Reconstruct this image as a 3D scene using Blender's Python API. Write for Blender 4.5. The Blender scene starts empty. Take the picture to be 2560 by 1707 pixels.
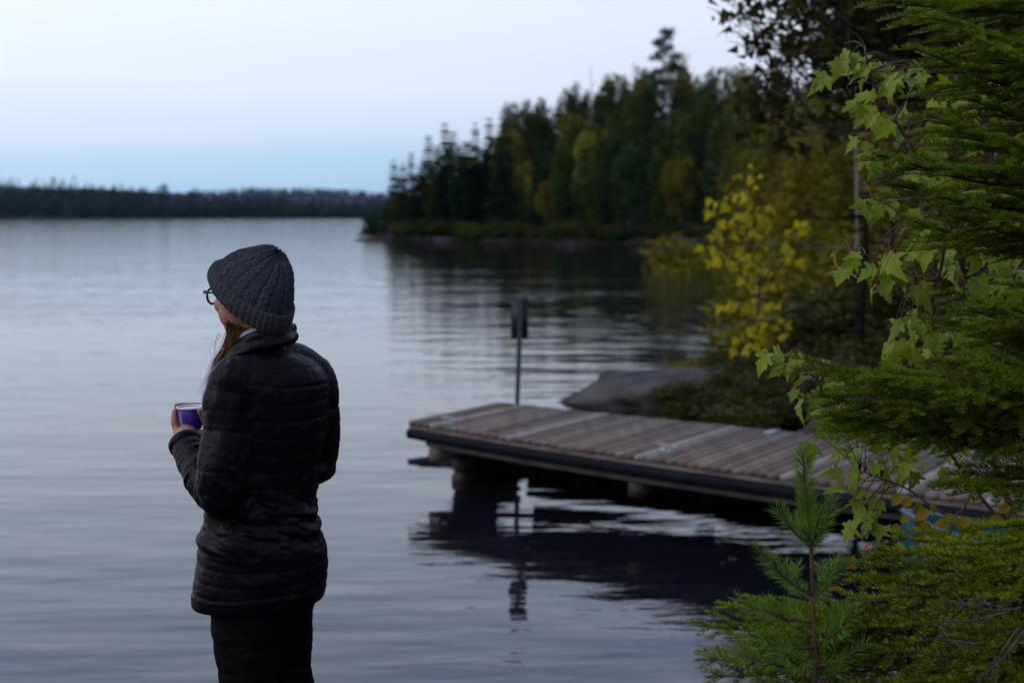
import bpy, math, random
import numpy as np
from mathutils import Vector, Matrix, Quaternion

# ------------------------------------------------------------------ camera, sky, light
sc = bpy.context.scene
COL = sc.collection
F = 3556.0                      # focal length in photograph pixels (50 mm on a 36 mm wide sensor)
HORIZON = 532.0
PITCH = math.atan((853.5 - HORIZON) / F)
CAM = np.array([0.0, 0.0, 2.44])
cam_d = bpy.data.cameras.new('camera'); cam = bpy.data.objects.new('camera', cam_d); COL.objects.link(cam)
cam.location = CAM; cam.rotation_euler = (math.pi/2 - PITCH, 0, 0)
cam_d.lens = 50; cam_d.sensor_width = 36; cam_d.clip_start = .05; cam_d.clip_end = 20000
cam_d.dof.use_dof = True; cam_d.dof.focus_distance = 3.5; cam_d.dof.aperture_fstop = 3.4; cam_d.dof.aperture_blades = 0
sc.camera = cam
vs = sc.view_settings
vs.view_transform = 'Standard'; vs.look = 'None'; vs.exposure = 0.0; vs.gamma = 1; vs.use_curve_mapping = False
sc.cycles.use_denoising = True
sc.cycles.max_bounces = 6; sc.cycles.diffuse_bounces = 2; sc.cycles.glossy_bounces = 3; sc.cycles.transmission_bounces = 4
sc.cycles.transparent_max_bounces = 6; sc.cycles.sample_clamp_indirect = 4; sc.cycles.caustics_reflective = False

SUN_EL, SUN_AZ = math.radians(14), math.radians(-62)        # afterglow to the left of the view
world = bpy.data.worlds.new('World'); sc.world = world; world.use_nodes = True
wn, wl = world.node_tree.nodes, world.node_tree.links
wn.clear()
wo = wn.new('ShaderNodeOutputWorld'); bgd = wn.new('ShaderNodeBackground')
sky = wn.new('ShaderNodeTexSky'); sky.sky_type = 'NISHITA'; sky.sun_disc = False
sky.sun_elevation = math.radians(2.0); sky.sun_rotation = SUN_AZ; sky.air_density = 1; sky.dust_density = 1; sky.ozone_density = 2
tc = wn.new('ShaderNodeTexCoord'); sp = wn.new('ShaderNodeSeparateXYZ')
wl.new(tc.outputs['Generated'], sp.inputs[0])
# soft veil unevenness
nz = wn.new('ShaderNodeTexNoise'); nz.inputs['Scale'].default_value = 2.2; nz.inputs['Detail'].default_value = 3
mpn = wn.new('ShaderNodeMapping'); mpn.inputs['Scale'].default_value = (1, 1, 9)
wl.new(tc.outputs['Generated'], mpn.inputs[0]); wl.new(mpn.outputs[0], nz.inputs[0])
mad = wn.new('ShaderNodeMath'); mad.operation = 'MULTIPLY_ADD'; mad.inputs[1].default_value = .035
sb = wn.new('ShaderNodeMath'); sb.operation = 'SUBTRACT'; sb.inputs[1].default_value = .5
wl.new(nz.outputs[0], sb.inputs[0]); wl.new(sb.outputs[0], mad.inputs[0]); wl.new(sp.outputs['Z'], mad.inputs[2])
rp = wn.new('ShaderNodeValToRGB'); cr = rp.color_ramp; cr.interpolation = 'EASE'
SKY = [(0.0, (.31, .53, .77)), (.030, (.38, .59, .81)), (.062, (.57, .69, .87)), (.095, (.68, .75, .92)),
       (.145, (.74, .80, .95)), (.22, (.72, .81, 1.04)), (.42, (.57, .71, 1.05)), (1.0, (.52, .64, .95))]
cr.elements[0].position, cr.elements[0].color = SKY[0][0], SKY[0][1] + (1,)
cr.elements[1].position, cr.elements[1].color = SKY[-1][0], SKY[-1][1] + (1,)
for p_, c_ in SKY[1:-1]:
    e = cr.elements.new(p_); e.color = c_ + (1,)
wl.new(mad.outputs[0], rp.inputs[0])
# brighter towards the set sun
dt = wn.new('ShaderNodeVectorMath'); dt.operation = 'DOT_PRODUCT'
dt.inputs[1].default_value = (math.sin(SUN_AZ), math.cos(SUN_AZ), .12)
wl.new(tc.outputs['Generated'], dt.inputs[0])
mr = wn.new('ShaderNodeMapRange'); mr.inputs['From Min'].default_value = -.6; mr.inputs['From Max'].default_value = 1
mr.inputs['To Min'].default_value = .74; mr.inputs['To Max'].default_value = 1.22
wl.new(dt.outputs['Value'], mr.inputs[0])
ml = wn.new('ShaderNodeMixRGB'); ml.blend_type = 'MULTIPLY'; ml.inputs[0].default_value = 1
wl.new(rp.outputs[0], ml.inputs[1]); wl.new(mr.outputs[0], ml.inputs[2])
sk = wn.new('ShaderNodeMixRGB'); sk.blend_type = 'ADD'; sk.inputs[0].default_value = 0.05    # Nishita part
wl.new(ml.outputs[0], sk.inputs[1]); wl.new(sky.outputs[0], sk.inputs[2])
wl.new(sk.outputs[0], bgd.inputs[0]); bgd.inputs[1].default_value = 1.0
wl.new(bgd.outputs[0], wo.inputs[0])

sun_d = bpy.data.lights.new('sun', 'SUN'); sun = bpy.data.objects.new('sun', sun_d); COL.objects.link(sun)
sun_d.energy = 1.2; sun_d.angle = math.radians(40); sun_d.color = (1, .93, .86)
sd = Vector((math.sin(math.radians(-118)) * math.cos(math.radians(35)), math.cos(math.radians(-118)) * math.cos(math.radians(35)), math.sin(math.radians(35))))
sun.rotation_euler = sd.to_track_quat('Z', 'Y').to_euler()

# ------------------------------------------------------------------ helpers
CP, SP_ = math.cos(PITCH), math.sin(PITCH)
def ray(px, py):
    a = (px - 1280) / F; b = -(py - 853.5) / F
    return np.array([a, CP + b * SP_, -SP_ + b * CP])
def at_y(px, py, Y):
    d = ray(px, py); return CAM + d * (Y / d[1])
def at_z(px, py, z=0.0):
    d = ray(px, py); return CAM + d * ((z - CAM[2]) / d[2])
K = 2560 / 2352.0

def _h(i, j, k, s):
    n = (i * 374761393 + j * 668265263 + k * 2147483647 + s * 974711) & 0xFFFFFFFF
    n = ((n ^ (n >> 13)) * 1274126177) & 0xFFFFFFFF
    n = (n ^ (n >> 16)) & 0xFFFF
    return n / 32767.5 - 1.0
def noise3(x, y, z, s=0):
    x, y, z = np.broadcast_arrays(np.asarray(x, float), np.asarray(y, float), np.asarray(z, float))
    i, j, k = np.floor(x).astype(np.int64), np.floor(y).astype(np.int64), np.floor(z).astype(np.int64)
    u, v, w = x - i, y - j, z - k
    u, v, w = u*u*(3-2*u), v*v*(3-2*v), w*w*(3-2*w)
    r = 0
    for di in (0, 1):
        for dj in (0, 1):
            for dk in (0, 1):
                r = r + _h(i+di, j+dj, k+dk, s) * (u if di else 1-u) * (v if dj else 1-v) * (w if dk else 1-w)
    return r
def fbm(x, y, z=0, s=0, o=3):
    r = 0; a = 1
    for q in range(o):
        r = r + a * noise3(np.asarray(x)*2**q, np.asarray(y)*2**q, np.asarray(z)*2**q, s + q); a *= .5
    return r

def tag(o, label=None, cat=None, group=None, kind=None):
    if label: o['label'] = label
    if cat: o['category'] = cat
    if group: o['group'] = group
    if kind: o['kind'] = kind
    return o
def mesh_np(name, V, Fc, smooth=False):
    V = np.ascontiguousarray(V, dtype=np.float32)
    me = bpy.data.meshes.new(name)
    if isinstance(Fc, list) and len(Fc) and not np.isscalar(Fc[0]) and len({len(f) for f in Fc}) > 1:
        me.from_pydata([tuple(map(float, v)) for v in V], [], [tuple(map(int, f)) for f in Fc])
    else:
        Fc = np.ascontiguousarray(Fc, dtype=np.int32); n, k = Fc.shape
        me.vertices.add(len(V)); me.vertices.foreach_set('co', V.ravel())
        me.loops.add(n*k); me.loops.foreach_set('vertex_index', Fc.ravel())
        me.polygons.add(n); me.polygons.foreach_set('loop_start', np.arange(0, n*k, k, dtype=np.int32))
        try: me.polygons.foreach_set('loop_total', np.full(n, k, dtype=np.int32))
        except Exception: pass
        me.update(calc_edges=True)
    if smooth: me.polygons.foreach_set('use_smooth', np.ones(len(me.polygons), dtype=bool))
    return me
def obj(name, me, mat=None, parent=None, loc=None):
    if mat is not None and not me.materials:
        for m in (mat if isinstance(mat, (list, tuple)) else [mat]): me.materials.append(m)
    o = bpy.data.objects.new(name, me); COL.objects.link(o)
    if parent is not None: o.parent = parent
    if loc is not None: o.location = loc
    return o
def empty(name, loc=(0, 0, 0)):
    o = bpy.data.objects.new(name, None); COL.objects.link(o); o.location = loc; o.empty_display_size = .2
    return o
class MB:
    """collects vertices and quads/tris; everything kept as a python list of arrays"""
    def __init__(s): s.v = []; s.f = []; s.n = 0; s.mi = []
    def add(s, V, Fc, mi=0):
        V = np.asarray(V, float); s.v.append(V)
        for f in Fc: s.f.append(tuple(int(i) + s.n for i in f)); s.mi.append(mi)
        s.n += len(V)
    def mesh(s, name, smooth=False):
        V = np.vstack(s.v); me = bpy.data.meshes.new(name)
        me.from_pydata(V.tolist(), [], s.f)
        if smooth: me.polygons.foreach_set('use_smooth', np.ones(len(me.polygons), dtype=bool))
        if any(s.mi): me.polygons.foreach_set('material_index', np.array(s.mi, dtype=np.int32))
        return me
def nrm(v):
    v = np.asarray(v, float); l = np.linalg.norm(v, axis=-1, keepdims=True); return v / np.maximum(l, 1e-9)
def resample(P, n, cubic=True):
    P = np.asarray(P, float); m = len(P)
    t = np.linspace(0, m - 1, n)
    if not cubic or m < 3:
        i = np.minimum(t.astype(int), m - 2); u = (t - i)[:, None]
        return P[i]*(1-u) + P[i+1]*u
    Q = np.vstack([2*P[0]-P[1], P, 2*P[-1]-P[-2]])
    i = np.minimum(t.astype(int), m - 2); u = (t - i)[:, None]
    a, b, c, d = Q[i], Q[i+1], Q[i+2], Q[i+3]
    return .5*((2*b) + (-a+c)*u + (2*a-5*b+4*c-d)*u*u + (-a+3*b-3*c+d)*u**3)
def tube(P, R, k=6, cap=True):
    P = np.asarray(P, float); n = len(P); R = np.broadcast_to(np.asarray(R, float), (n,))
    T = nrm(np.gradient(P, axis=0))
    up = np.array([0, 0, 1.0]) if abs(T[0][2]) < .9 else np.array([1.0, 0, 0])
    V = np.zeros((n, k, 3)); A = nrm(np.cross(T[0], up))
    an = np.arange(k) * 2*math.pi / k
    for i in range(n):
        A = nrm(A - T[i]*np.dot(A, T[i])); B = np.cross(T[i], A)
        V[i] = P[i] + R[i]*(np.cos(an)[:, None]*A + np.sin(an)[:, None]*B)
    V = V.reshape(-1, 3); f = []
    for i in range(n-1):
        for j in range(k):
            j2 = (j+1) % k
            f.append((i*k+j, i*k+j2, (i+1)*k+j2, (i+1)*k+j))
    if cap:
        f.append(tuple(range(k-1, -1, -1))); f.append(tuple((n-1)*k + j for j in range(k)))
    return V, f
def box(c, sx, sy, sz, R=None):
    v = np.array([[x, y, z] for x in (-1, 1) for y in (-1, 1) for z in (-1, 1)], float) * np.array([sx, sy, sz]) / 2
    if R is not None: v = v @ np.asarray(R, float).T
    return v + np.asarray(c, float), [(0, 1, 3, 2), (4, 6, 7, 5), (0, 4, 5, 1), (2, 3, 7, 6), (0, 2, 6, 4), (1, 5, 7, 3)]
def sphere(c, r, n=12, m=16):
    r = np.broadcast_to(np.asarray(r, float), (3,)); v = []; f = []
    for i in range(n+1):
        a = math.pi*i/n
        for j in range(m):
            b = 2*math.pi*j/m; v.append((math.sin(a)*math.cos(b), math.sin(a)*math.sin(b), math.cos(a)))
    for i in range(n):
        for j in range(m):
            f.append((i*m+j, (i+1)*m+j, (i+1)*m+(j+1) % m, i*m+(j+1) % m))
    return np.array(v)*r + np.asarray(c, float), f

# ------------------------------------------------------------------ materials
def principled(name):
    m = bpy.data.materials.new(name); m.use_nodes = True
    nt = m.node_tree; b = nt.nodes['Principled BSDF']; return m, nt, b
def mat(name, c1, c2=None, rough=.8, scale=6, bump=0, bscale=None, spec=.3, stretch=None, detail=5, metal=0, contrast=(.35, .65)):
    m, nt, b = principled(name); L = nt.links
    b.inputs['Roughness'].default_value = rough; b.inputs['Specular IOR Level'].default_value = spec; b.inputs['Metallic'].default_value = metal
    b.inputs['Base Color'].default_value = (*c1, 1)
    t = nt.nodes.new('ShaderNodeTexCoord'); mp = nt.nodes.new('ShaderNodeMapping'); L.new(t.outputs['Object'], mp.inputs[0])
    if stretch: mp.inputs['Scale'].default_value = stretch
    if c2:
        n = nt.nodes.new('ShaderNodeTexNoise'); n.inputs['Scale'].default_value = scale; n.inputs['Detail'].default_value = detail
        L.new(mp.outputs[0], n.inputs[0]); r = nt.nodes.new('ShaderNodeValToRGB')
        r.color_ramp.elements[0].position = contrast[0]; r.color_ramp.elements[1].position = contrast[1]
        r.color_ramp.elements[0].color = (*c1, 1); r.color_ramp.elements[1].color = (*c2, 1)
        L.new(n.outputs[0], r.inputs[0]); L.new(r.outputs[0], b.inputs['Base Color'])
    if bump:
        n2 = nt.nodes.new('ShaderNodeTexNoise'); n2.inputs['Scale'].default_value = bscale or scale*3; n2.inputs['Detail'].default_value = 6
        L.new(mp.outputs[0], n2.inputs[0]); bp = nt.nodes.new('ShaderNodeBump'); bp.inputs['Distance'].default_value = bump
        bp.inputs['Strength'].default_value = 1
        L.new(n2.outputs[0], bp.inputs['Height']); L.new(bp.outputs[0], b.inputs['Normal'])
    return m
def leafmat(name, cols, rough=.55, trans=.3, spec=.06, obj_rand=True, pscale=None):
    """colour picked per leaf (island), per plant and by broad patches; light passes through"""
    m, nt, b = principled(name); L = nt.links; N = nt.nodes
    g = N.new('ShaderNodeNewGeometry'); r = N.new('ShaderNodeValToRGB')
    els = r.color_ramp.elements
    for i, c in enumerate(cols):
        p = i / (len(cols) - 1)
        if i == 0: e = els[0]
        elif i == len(cols)-1: e = els[-1]
        else: e = els.new(p)
        e.position = p; e.color = (*c, 1)
    oi = N.new('ShaderNodeObjectInfo')
    a = N.new('ShaderNodeMath'); a.operation = 'MULTIPLY_ADD'
    L.new(g.outputs['Random Per Island'], a.inputs[0]); a.inputs[1].default_value = .55
    a2 = N.new('ShaderNodeMath'); a2.operation = 'MULTIPLY'; a2.inputs[1].default_value = .25 if obj_rand else 0
    L.new(oi.outputs['Random'], a2.inputs[0]); L.new(a2.outputs[0], a.inputs[2])
    t = N.new('ShaderNodeTexCoord'); n = N.new('ShaderNodeTexNoise'); n.inputs['Scale'].default_value = pscale or 1.2; n.inputs['Detail'].default_value = 2
    L.new(t.outputs['Object'], n.inputs[0])
    a3 = N.new('ShaderNodeMath'); a3.operation = 'MULTIPLY_ADD'; a3.inputs[1].default_value = .5
    L.new(n.outputs[0], a3.inputs[0]); L.new(a.outputs[0], a3.inputs[2])
    a4 = N.new('ShaderNodeMath'); a4.operation = 'SUBTRACT'; a4.inputs[1].default_value = .15; L.new(a3.outputs[0], a4.inputs[0])
    L.new(a4.outputs[0], r.inputs[0]); L.new(r.outputs[0], b.inputs['Base Color'])
    b.inputs['Roughness'].default_value = rough; b.inputs['Specular IOR Level'].default_value = spec
    if trans:
        tr = N.new('ShaderNodeBsdfTranslucent'); L.new(r.outputs[0], tr.inputs[0]); mx = N.new('ShaderNodeMixShader'); mx.inputs[0].default_value = trans
        L.new(b.outputs[0], mx.inputs[1]); L.new(tr.outputs[0], mx.inputs[2]); L.new(mx.outputs[0], N['Material Output'].inputs[0])
    return m

M = {}
M['bark'] = mat('bark', (.035, .026, .022), (.09, .07, .06), .9, 9, .01, 25, stretch=(1, 1, .25))
M['pale_bark'] = mat('pale_bark', (.04, .035, .033), (.26, .23, .22), .8, 5, .004, 20, stretch=(1, 1, .4))
M['twig'] = mat('twig', (.045, .022, .016), (.09, .045, .03), .7, 30)
M['needle_far'] = leafmat('needle_far', [(.008, .021, .008), (.016, .038, .010), (.032, .062, .013)], trans=.1, pscale=.5)
M['leaf_far'] = leafmat('leaf_far', [(.016, .032, .005), (.040, .066, .008), (.10, .13, .014)], trans=.25, pscale=.5)
M['leaf_olive'] = leafmat('leaf_olive', [(.055, .056, .005), (.125, .115, .008), (.25, .17, .011)], trans=.25, pscale=.5)
M['leaf_yellowgreen'] = leafmat('leaf_yellowgreen', [(.10, .13, .007), (.19, .21, .010), (.3, .25, .012)], trans=.3, pscale=.6)
M['dark_bark'] = mat('dark_bark', (.008, .006, .005), (.022, .017, .014), .95, 9, .01, 25, stretch=(1, 1, .25), spec=0)
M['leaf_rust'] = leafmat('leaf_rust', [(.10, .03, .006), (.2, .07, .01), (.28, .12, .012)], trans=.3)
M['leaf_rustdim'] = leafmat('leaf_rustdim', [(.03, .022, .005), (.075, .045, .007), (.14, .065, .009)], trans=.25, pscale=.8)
M['leaf_red'] = leafmat('leaf_red', [(.12, .012, .008), (.26, .03, .016), (.22, .06, .015)], trans=.3)
M['needle_near'] = leafmat('needle_near', [(.042, .046, .005), (.090, .086, .007), (.18, .11, .010)], trans=.12, pscale=.8)
M['leaf_bush'] = leafmat('leaf_bush', [(.012, .011, .004), (.034, .031, .006), (.15, .12, .012)], trans=.25, pscale=1.5)

# ------------------------------------------------------------------ terrain
SHORE = [tuple(at_z(px, py)[:2]) for px, py in [(913, 590), (1000, 597), (1100, 599), (1300, 603), (1500, 607), (1750, 611)]]
SHORE += [(21, 88), (19, 64), (13.5, 44), (9.2, 34), (8.2, 29), (6.6, 24), (3.7, 20.6), (1.6, 18.9), (.95, 17.7), (1.9, 16.3), (2.7, 14.9), (3.9, 13.0),
          (4.7, 11.2), (3.5, 9.4), (2.7, 8.6), (2.0, 7.3), (1.3, 6.3), (0, 5.7), (-2, 5.4), (-6, 5.5), (-15, 4.5), (-45, -10), (-60, -60),
          (170, -60), (170, 300), (40, 280), (4, 235), (-12, 195), (-18, 162)]
PG = np.array(SHORE)
def shore_dist(x, y):
    x = np.asarray(x, float); y = np.asarray(y, float)
    d = np.full(x.shape, 1e9); ins = np.zeros(x.shape, bool)
    n = len(PG)
    for i in range(n):
        ax, ay = PG[i]; bx, by = PG[(i+1) % n]
        ex, ey = bx-ax, by-ay
        t = np.clip(((x-ax)*ex + (y-ay)*ey) / (ex*ex+ey*ey), 0, 1)
        d = np.minimum(d, np.hypot(x-ax-t*ex, y-ay-t*ey))
        c = ((ay > y) != (by > y)); ins ^= c & (x < (bx-ax)*(y-ay)/((by-ay) if by != ay else 1e-9) + ax)
    return np.where(ins, d, -d)
def hgt(x, y):
    x = np.asarray(x, float); y = np.asarray(y, float)
    d = shore_dist(x, y) + .25*fbm(x*.9, y*.9, 0, 3) * np.clip(np.hypot(x, y)/8, 0, 1)
    far = np.clip((np.hypot(x, y) - 14) / 25, 0, 1)
    inner = np.maximum(d, 0)
    z = .95*(1 - np.exp(-inner/1.6)) *(1 - .55*far) + far*(5.0*(1 - np.exp(-inner/30))) + (.05 + .35*far)*fbm(x*.35, y*.35, 0, 7)*(1 - np.exp(-inner/2.0))
    z = z*(1 - .6*np.exp(-((x - 2.8)/2.0)**2 - ((y - 17.3)/3.6)**2)) + .02*fbm(x*3, y*3, 0, 9)
    return np.where(d > 0, z, np.maximum(d*.45, -3))
def axis(lo, hi, c, n, s):
    a = np.arcsinh((lo-c)/s); b = np.arcsinh((hi-c)/s); return c + s*np.sinh(np.linspace(a, b, n))
gx = axis(-60, 170, 1, 260, 4); gy = axis(-60, 300, 10, 330, 6)
GX, GY = np.meshgrid(gx, gy); GZ = hgt(GX, GY)
V = np.stack([GX, GY, GZ], -1).reshape(-1, 3); nx, ny = len(gx), len(gy)
ii, jj = np.meshgrid(np.arange(nx-1), np.arange(ny-1)); q = (jj*nx + ii).ravel()
fq = np.stack([q, q+1, q+1+nx, q+nx], -1)
keep = V[fq, 2].max(1) > -1.2; fq = fq[keep]
gm = mat('forest_ground', (.009, .008, .005), (.030, .025, .013), .95, 1.6, .03, 9, detail=8, spec=0)
tag(obj('ground', mesh_np('ground', V, fq, True), gm), kind='structure')

# water
wm, nt, b = principled('lake_water'); L = nt.links; N = nt.nodes
b.inputs['Base Color'].default_value = (.006, .006, .009, 1); b.inputs['Roughness'].default_value = .025; b.inputs['IOR'].default_value = 1.37
t = N.new('ShaderNodeTexCoord')
def wave(scale, stretch, amp, detail=2, rot=0, rough=.5, dist=0):
    mp = N.new('ShaderNodeMapping'); mp.inputs['Scale'].default_value = stretch; mp.inputs['Rotation'].default_value = (0, 0, rot)
    L.new(t.outputs['Object'], mp.inputs[0]); n = N.new('ShaderNodeTexNoise'); n.inputs['Scale'].default_value = scale; n.inputs['Detail'].default_value = detail
    n.inputs['Roughness'].default_value = rough; n.inputs['Distortion'].default_value = dist
    L.new(mp.outputs[0], n.inputs[0]); m_ = N.new('ShaderNodeMath'); m_.operation = 'MULTIPLY'; m_.inputs[1].default_value = amp
    L.new(n.outputs[0], m_.inputs[0]); return m_.outputs[0]
def addn(a_, b_, op='ADD'):
    m_ = N.new('ShaderNodeMath'); m_.operation = op; L.new(a_, m_.inputs[0]); L.new(b_, m_.inputs[1]); return m_.outputs[0]
w1 = wave(1.0, (.45, 1.15, 1), .028, 2, .10)         # long low swell
w2 = wave(4.2, (.42, 1.1, 1), .0086, 3, -.14, .42, .2)     # ripples
w3 = wave(13, (.5, 1.15, 1), .0015, 3, .05)          # fine cat's paws
patch = wave(.16, (.5, 1.2, 1), 1.0, 2, .2)
mrp = N.new('ShaderNodeMapRange'); mrp.inputs['From Min'].default_value = .35; mrp.inputs['From Max'].default_value = .65
mrp.inputs['To Min'].default_value = .4; mrp.inputs['To Max'].default_value = 1.25; L.new(patch, mrp.inputs[0])
hh = addn(addn(addn(w2, w3), mrp.outputs[0], 'MULTIPLY'), w1)
bp = N.new('ShaderNodeBump'); bp.inputs['Distance'].default_value = 1.0; bp.inputs['Strength'].default_value = 1.0
L.new(hh, bp.inputs['Height']); L.new(bp.outputs[0], b.inputs['Normal'])
S_ = 6000
tag(obj('lake_water', mesh_np('lake_water', np.array([[-S_, -120, 0], [S_, -120, 0], [S_, 9000, 0], [-S_, 9000, 0]]), np.array([[0, 1, 2, 3]])), wm), kind='structure')
tag(obj('lake_bed', mesh_np('lake_bed', np.array([[-S_, -120, -3.1], [S_, -120, -3.1], [S_, 9000, -3.1], [-S_, 9000, -3.1]]), np.array([[0, 1, 2, 3]])), mat('lake_mud', (.01, .01, .008))), kind='structure')

# ------------------------------------------------------------------ far shore
def hill(name, x0, x1, y0, depth, prof, m, nxx=160, nyy=14, s=1):
    xs = np.linspace(x0, x1, nxx); v = []
    for j in range(nyy):
        u = j/(nyy-1)
        for x in xs:
            p = prof(x); v.append((x, y0 + depth*u + 22*float(fbm(x*.006, 0, 0, s)), -1 + p*math.sin(min(u*1.25, 1)*math.pi/2) + (1.2*float(fbm(x*.03, u*4, 0, s+5)) if 0 < j else 0)))
    v = np.array(v); f = [(j*nxx+i, j*nxx+i+1, (j+1)*nxx+i+1, (j+1)*nxx+i) for j in range(nyy-1) for i in range(nxx-1)]
    o = obj(name, mesh_np(name, v, np.array(f), True), m); tag(o, kind='structure'); return v.reshape(nyy, nxx, 3)
def conifer_mass(pts, hs, rng, tiers=5):
    """many small conifers as one mesh: stacked ragged cones of loose triangles"""
    n = len(pts); T = 34; V = np.zeros((n, T, 3, 3))
    t = rng.random((n, T))**.8; a = rng.random((n, T))*2*math.pi
    r = np.sqrt(np.maximum(1-t**1.6, 0))*.27*hs[:, None]*(.5+.7*rng.random((n, T)))
    cen = np.stack([r*np.cos(a), r*np.sin(a), t*hs[:, None]], -1) + pts[:, None, :]
    size = .10*hs[:, None, None]*(1.15 - .5*t[..., None])
    for k in range(3):
        V[:, :, k] = cen + rng.normal(size=(n, T, 3))*size*np.array([1, 1, .8])
    return V.reshape(-1, 3), np.arange(n*T*3).reshape(-1, 3)
rng = np.random.default_rng(5)
m_hill = mat('far_forest_floor', (.006, .009, .008), (.018, .016, .017), .95, .02, contrast=(.45, .6))
def prof_a(x):                                        # near part of the far shore, falls away to the right
    u = (x + 270) / 330.0
    return 17.5*np.clip(1 - 1.30*u, .18, 1.15) + 1.5*float(noise3(x*.02, 0, 0, 4))
D1 = 690
xl, xr = -300, 60
hv = hill('far_shore', xl - 60, xr, D1, 260, prof_a, m_hill, s=2)
pts = []; hs = []
for k in range(2600):
    j = int(abs(rng.normal())*3.2) % 10 + 1; i = rng.integers(0, hv.shape[1]-1)
    p = hv[j, i] + np.array([rng.uniform(-3, 3), rng.uniform(-6, 6), -.5]); pts.append(p); hs.append(rng.uniform(5, 7.6) * (1.25 if rng.random() < .04 else 1))
for k in range(700):
    i = rng.integers(0, hv.shape[1]-1); p = hv[1, i]*.5 + hv[0, i]*.5; pts.append(p + np.array([rng.uniform(-3, 3), 0, .3])); hs.append(rng.uniform(3, 6))
Vc, Fc = conifer_mass(np.array(pts), np.array(hs), rng)
m_ff = leafmat('far_wood', [(.007, .014, .012), (.012, .022, .014), (.03, .036, .014)], trans=0, pscale=.012)
tag(obj('far_forest', mesh_np('far_forest', Vc, Fc), m_ff), kind='stuff', label='dark conifer wood covering the far shore across the lake', cat='forest')
def prof_b(x): return 27*math.exp(-((x + 300)/240.0)**2) + 2
hv = hill('far_hill', -520, 420, 1500, 500, prof_b, m_hill, s=9)
pts = []; hs = []
for k in range(2600):
    j = rng.integers(1, 14); i = rng.integers(0, hv.shape[1]-1); pts.append(hv[j, i] + np.array([rng.uniform(-4, 4), rng.uniform(-9, 9), -.5])); hs.append(rng.uniform(7, 9))
Vc, Fc = conifer_mass(np.array(pts), np.array(hs), rng)
tag(obj('hill_forest', mesh_np('hill_forest', Vc, Fc), m_ff), kind='stuff', label='bluish wood on the low hill beyond the far shore', cat='forest')

# thin evening air, so that the far shore and hill fade towards blue
hz = bpy.data.materials.new('haze'); hz.use_nodes = True; hn = hz.node_tree; hn.nodes.clear()
ho = hn.nodes.new('ShaderNodeOutputMaterial'); hp = hn.nodes.new('ShaderNodeVolumePrincipled')
hp.inputs['Color'].default_value = (.32, .60, 1, 1); hp.inputs['Density'].default_value = 3.8e-5; hp.inputs['Anisotropy'].default_value = .2
hn.links.new(hp.outputs[0], ho.inputs['Volume'])
USE_HAZE = True

# ------------------------------------------------------------------ forest trees
def tri_leaves(cen, size, rng, flat=None):
    n = len(cen); V = cen[:, None, :] + rng.normal(size=(n, 3, 3))*np.asarray(size).reshape(-1, 1, 1)*.75*(flat if flat is not None else np.ones(3))
    return V.reshape(-1, 3), np.arange(n*3).reshape(-1, 3)
def spruce_mesh(name, h, r, n, leaf, seed, ragged=.25, bare=.0, pw=.75):
    rng = np.random.default_rng(seed); W = int(h*2.4); C = []
    for w in range(W):
        t = (w + rng.random()*.6)/W; z = h*(bare + (1-bare)*t); R = r*((1-t)**pw)*(1 + ragged*rng.normal()*.6) + .16
        nb = rng.integers(5, 9); a0 = rng.random()*7
        for k in range(nb):
            a = a0 + k*2*math.pi/nb + rng.normal()*.25; Rb = R*(1 + ragged*rng.normal()*.5); m = max(3, int(n/(W*7)*(.4 + 1.6*(1-t) if pw > .6 else .85 + .3*(1-t))))
            s = rng.random(m)**.7; wd = .22*Rb*rng.normal(size=m)*(1.1-s)
            droop = -.28*Rb*s**1.3 + .10*Rb*np.maximum(s-.7, 0)*3
            C.append(np.stack([np.cos(a)*Rb*s - np.sin(a)*wd, np.sin(a)*Rb*s + np.cos(a)*wd, z + droop], -1))
    C = np.vstack(C); t = C[:, 2]/h
    V, f = tri_leaves(C, leaf*(1.15 - .6*t), rng, np.array([1, 1, .55])); me = mesh_np(name, V, f); return me, h
def leafy_mesh(name, h, r, n, leaf, seed, base=.3, clumps=26, tall=1.0, gap=.5):
    rng = np.random.default_rng(seed); cz = h*(base + 1)/2; hz_ = h*(1-base)/2
    K_ = []
    while len(K_) < clumps:
        p = rng.uniform(-1, 1, 3)
        if (p**2).sum() > 1: continue
        if abs(p[2]) > .9 and rng.random() < .5: continue
        K_.append(p)
    K_ = np.array(K_); cr_ = (.26 + .22*rng.random(clumps))
    per = rng.multinomial(n, cr_**2/np.sum(cr_**2)); C = []
    for k in range(clumps):
        d = nrm(rng.normal(size=(per[k], 3)))*(rng.random((per[k], 1))**.35)*cr_[k]
        d[:, 2] *= .8; C.append((K_[k]*.8 + d))
    C = np.vstack(C)*np.array([r, r, hz_]) + np.array([0, 0, cz])
    V, f = tri_leaves(C, np.full(len(C), leaf), rng); return mesh_np(name, V, f), h
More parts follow.
